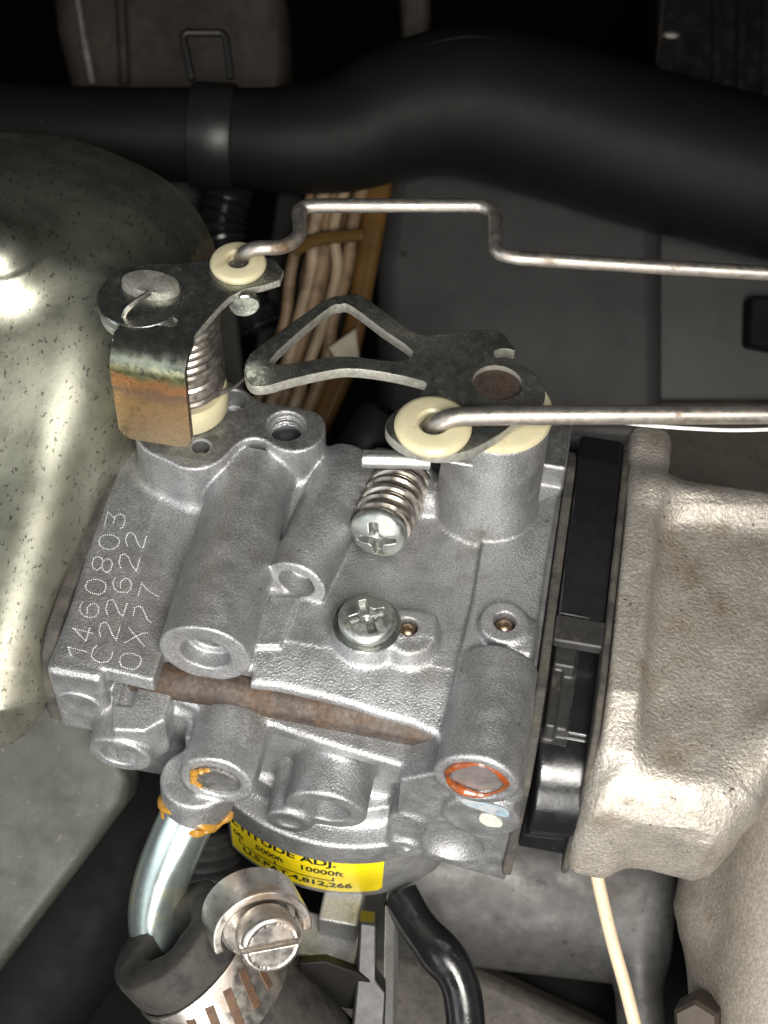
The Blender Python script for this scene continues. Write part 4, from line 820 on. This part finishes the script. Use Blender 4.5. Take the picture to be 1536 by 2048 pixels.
# wire harness
wh = thing('wire_harness', 'bundle of brown insulated wires in an amber wrap behind the choke rod', 'harness', PD(620, 800, 37))
prism('wrap', [PD(735, 330, 38.2), PD(790, 340, 38.2), PD(742, 600, 38.0), PD(712, 740, 37.8), PD(640, 900, 37.6), PD(600, 900, 37.6), PD(690, 640, 38.0), PD(715, 480, 38.2)], cd*0.8, 'amber_wrap', wh, 0.2)
prism('dark_gap_backing', [PD(560, 330, 39.2), PD(760, 340, 39.2), PD(660, 900, 38.8), PD(480, 900, 38.8)], cd*0.5, 'rubber', wh, 0.1)  # near-black sheet added to darken the gaps between the wires
prism('cream_block', [PD(655, 695, 37.2), PD(712, 655, 37.2), PD(720, 720, 37.2), PD(690, 750, 37.2)], cd*0.6, 'block', wh, 0.06)
for i, (a0, a1, a2, mt, dp, rw) in enumerate([(600, 578, 505, 'loom', 37.9, .15), (622, 604, 533, 'loom_pale', 37.4, .17), (648, 634, 558, 'loom', 37.7, .19), (676, 655, 580, 'loom_pale', 37.5, .15), (700, 682, 612, 'loom', 37.9, .18), (690, 640, 600, 'loom', 38.2, .13), (640, 610, 520, 'loom', 38.2, .13)]):
    j = [random.uniform(-11, 11) for _ in range(5)]; w = catmull([PD(a0+30+j[0], 350, dp+0.4), PD(a0+j[1], 450, dp+0.1), PD(a1+12+j[2], 540, dp+0.02*j[2]), PD(a1-8+j[3], 640, dp+0.02*j[3]), PD((a1+a2)/2+j[4], 720, dp), PD(a2, 830, dp)], 8)
    tube('wire', w, rw, mt, wh, 12)
tube('tie', catmull([PD(590, 500, 37.1), PD(640, 478, 36.95), PD(722, 470, 37.3)], 6), 0.16, 'amber_wrap', wh, 8)
# corrugated conduit
cp = catmull([PD(470, 340, 38.5), PD(450, 400, 38.3), PD(440, 470, 38.2), PD(470, 560, 38.2), PD(520, 660, 38.2)], 14)
tag(tube('corrugated_conduit', cp, [0.62+0.07*math.sin(i*1.5) for i in range(len(cp))], 'plastic', None, 24), 'black corrugated conduit dropping behind the choke lever', 'conduit')
# grey plate between cover and conduit
tag(prism('grey_bracket', [PD(262, 330, 39.5), PD(420, 340, 39.5), PD(400, 520, 39.3), PD(330, 520, 39.3)], cd*0.6, 'panel', None, 0.1), 'grey bracket just under the breather hose clamp', 'bracket')
tag(prism('dark_bracket', [PD(425, 590, 37.5), PD(470, 590, 37.5), PD(490, 790, 37.0), PD(440, 790, 37.0)], cd*0.6, 'olive', None, 0.1), 'narrow olive bracket beside the coil spring', 'bracket')

# ================================================================== engine casing below
ec_ = thing('engine_casing', 'grey cast engine casing with a ribbed shoulder below the black spacer', 'engine', PD(1100, 1900, 36))
m = Solid((-5, -9, -16), (12, 4, -4.5), 0.12)
m.cyl(PD(720, 1700, 36.5), PD(1330, 1770, 36.0), 2.4, 0.4, 0.2)
m.box(PD(1050, 1690, 37)-np.array([3, 0.2, 1]), PD(1050, 1690, 37)+np.array([3.2, 3, 1.5]), 0.3, 0.5)
m.cyl(PD(1262, 1760, 34.6), PD(1290, 2150, 33.6), 0.55, 0.2, 0.6)
m.cyl(PD(1225, 1740, 34.4), PD(1255, 1800, 34.2), 0.45, 0.2, 0.4)
m.build('casing_wall', 'casing', ec_)
ob = prism('lower_plate', [PD(560, 1900, 35.6), PD(800, 1905, 35.4), PD(960, 1945, 35.2), PD(1240, 2075, 34.6), PD(1240, 2200, 34), PD(560, 2200, 34)], cd*1.2, 'casing_dirty', ec_, 0.25)
# dark duct standing in for the void at the lower left
tag(tube('void_filler', [PD(-60, 2150, 35), PD(160, 1850, 35), PD(330, 1600, 35.4), PD(420, 1440, 36)], 1.5, 'dark', None, 32), 'black duct for the dark void behind the inlet tube', 'filler')
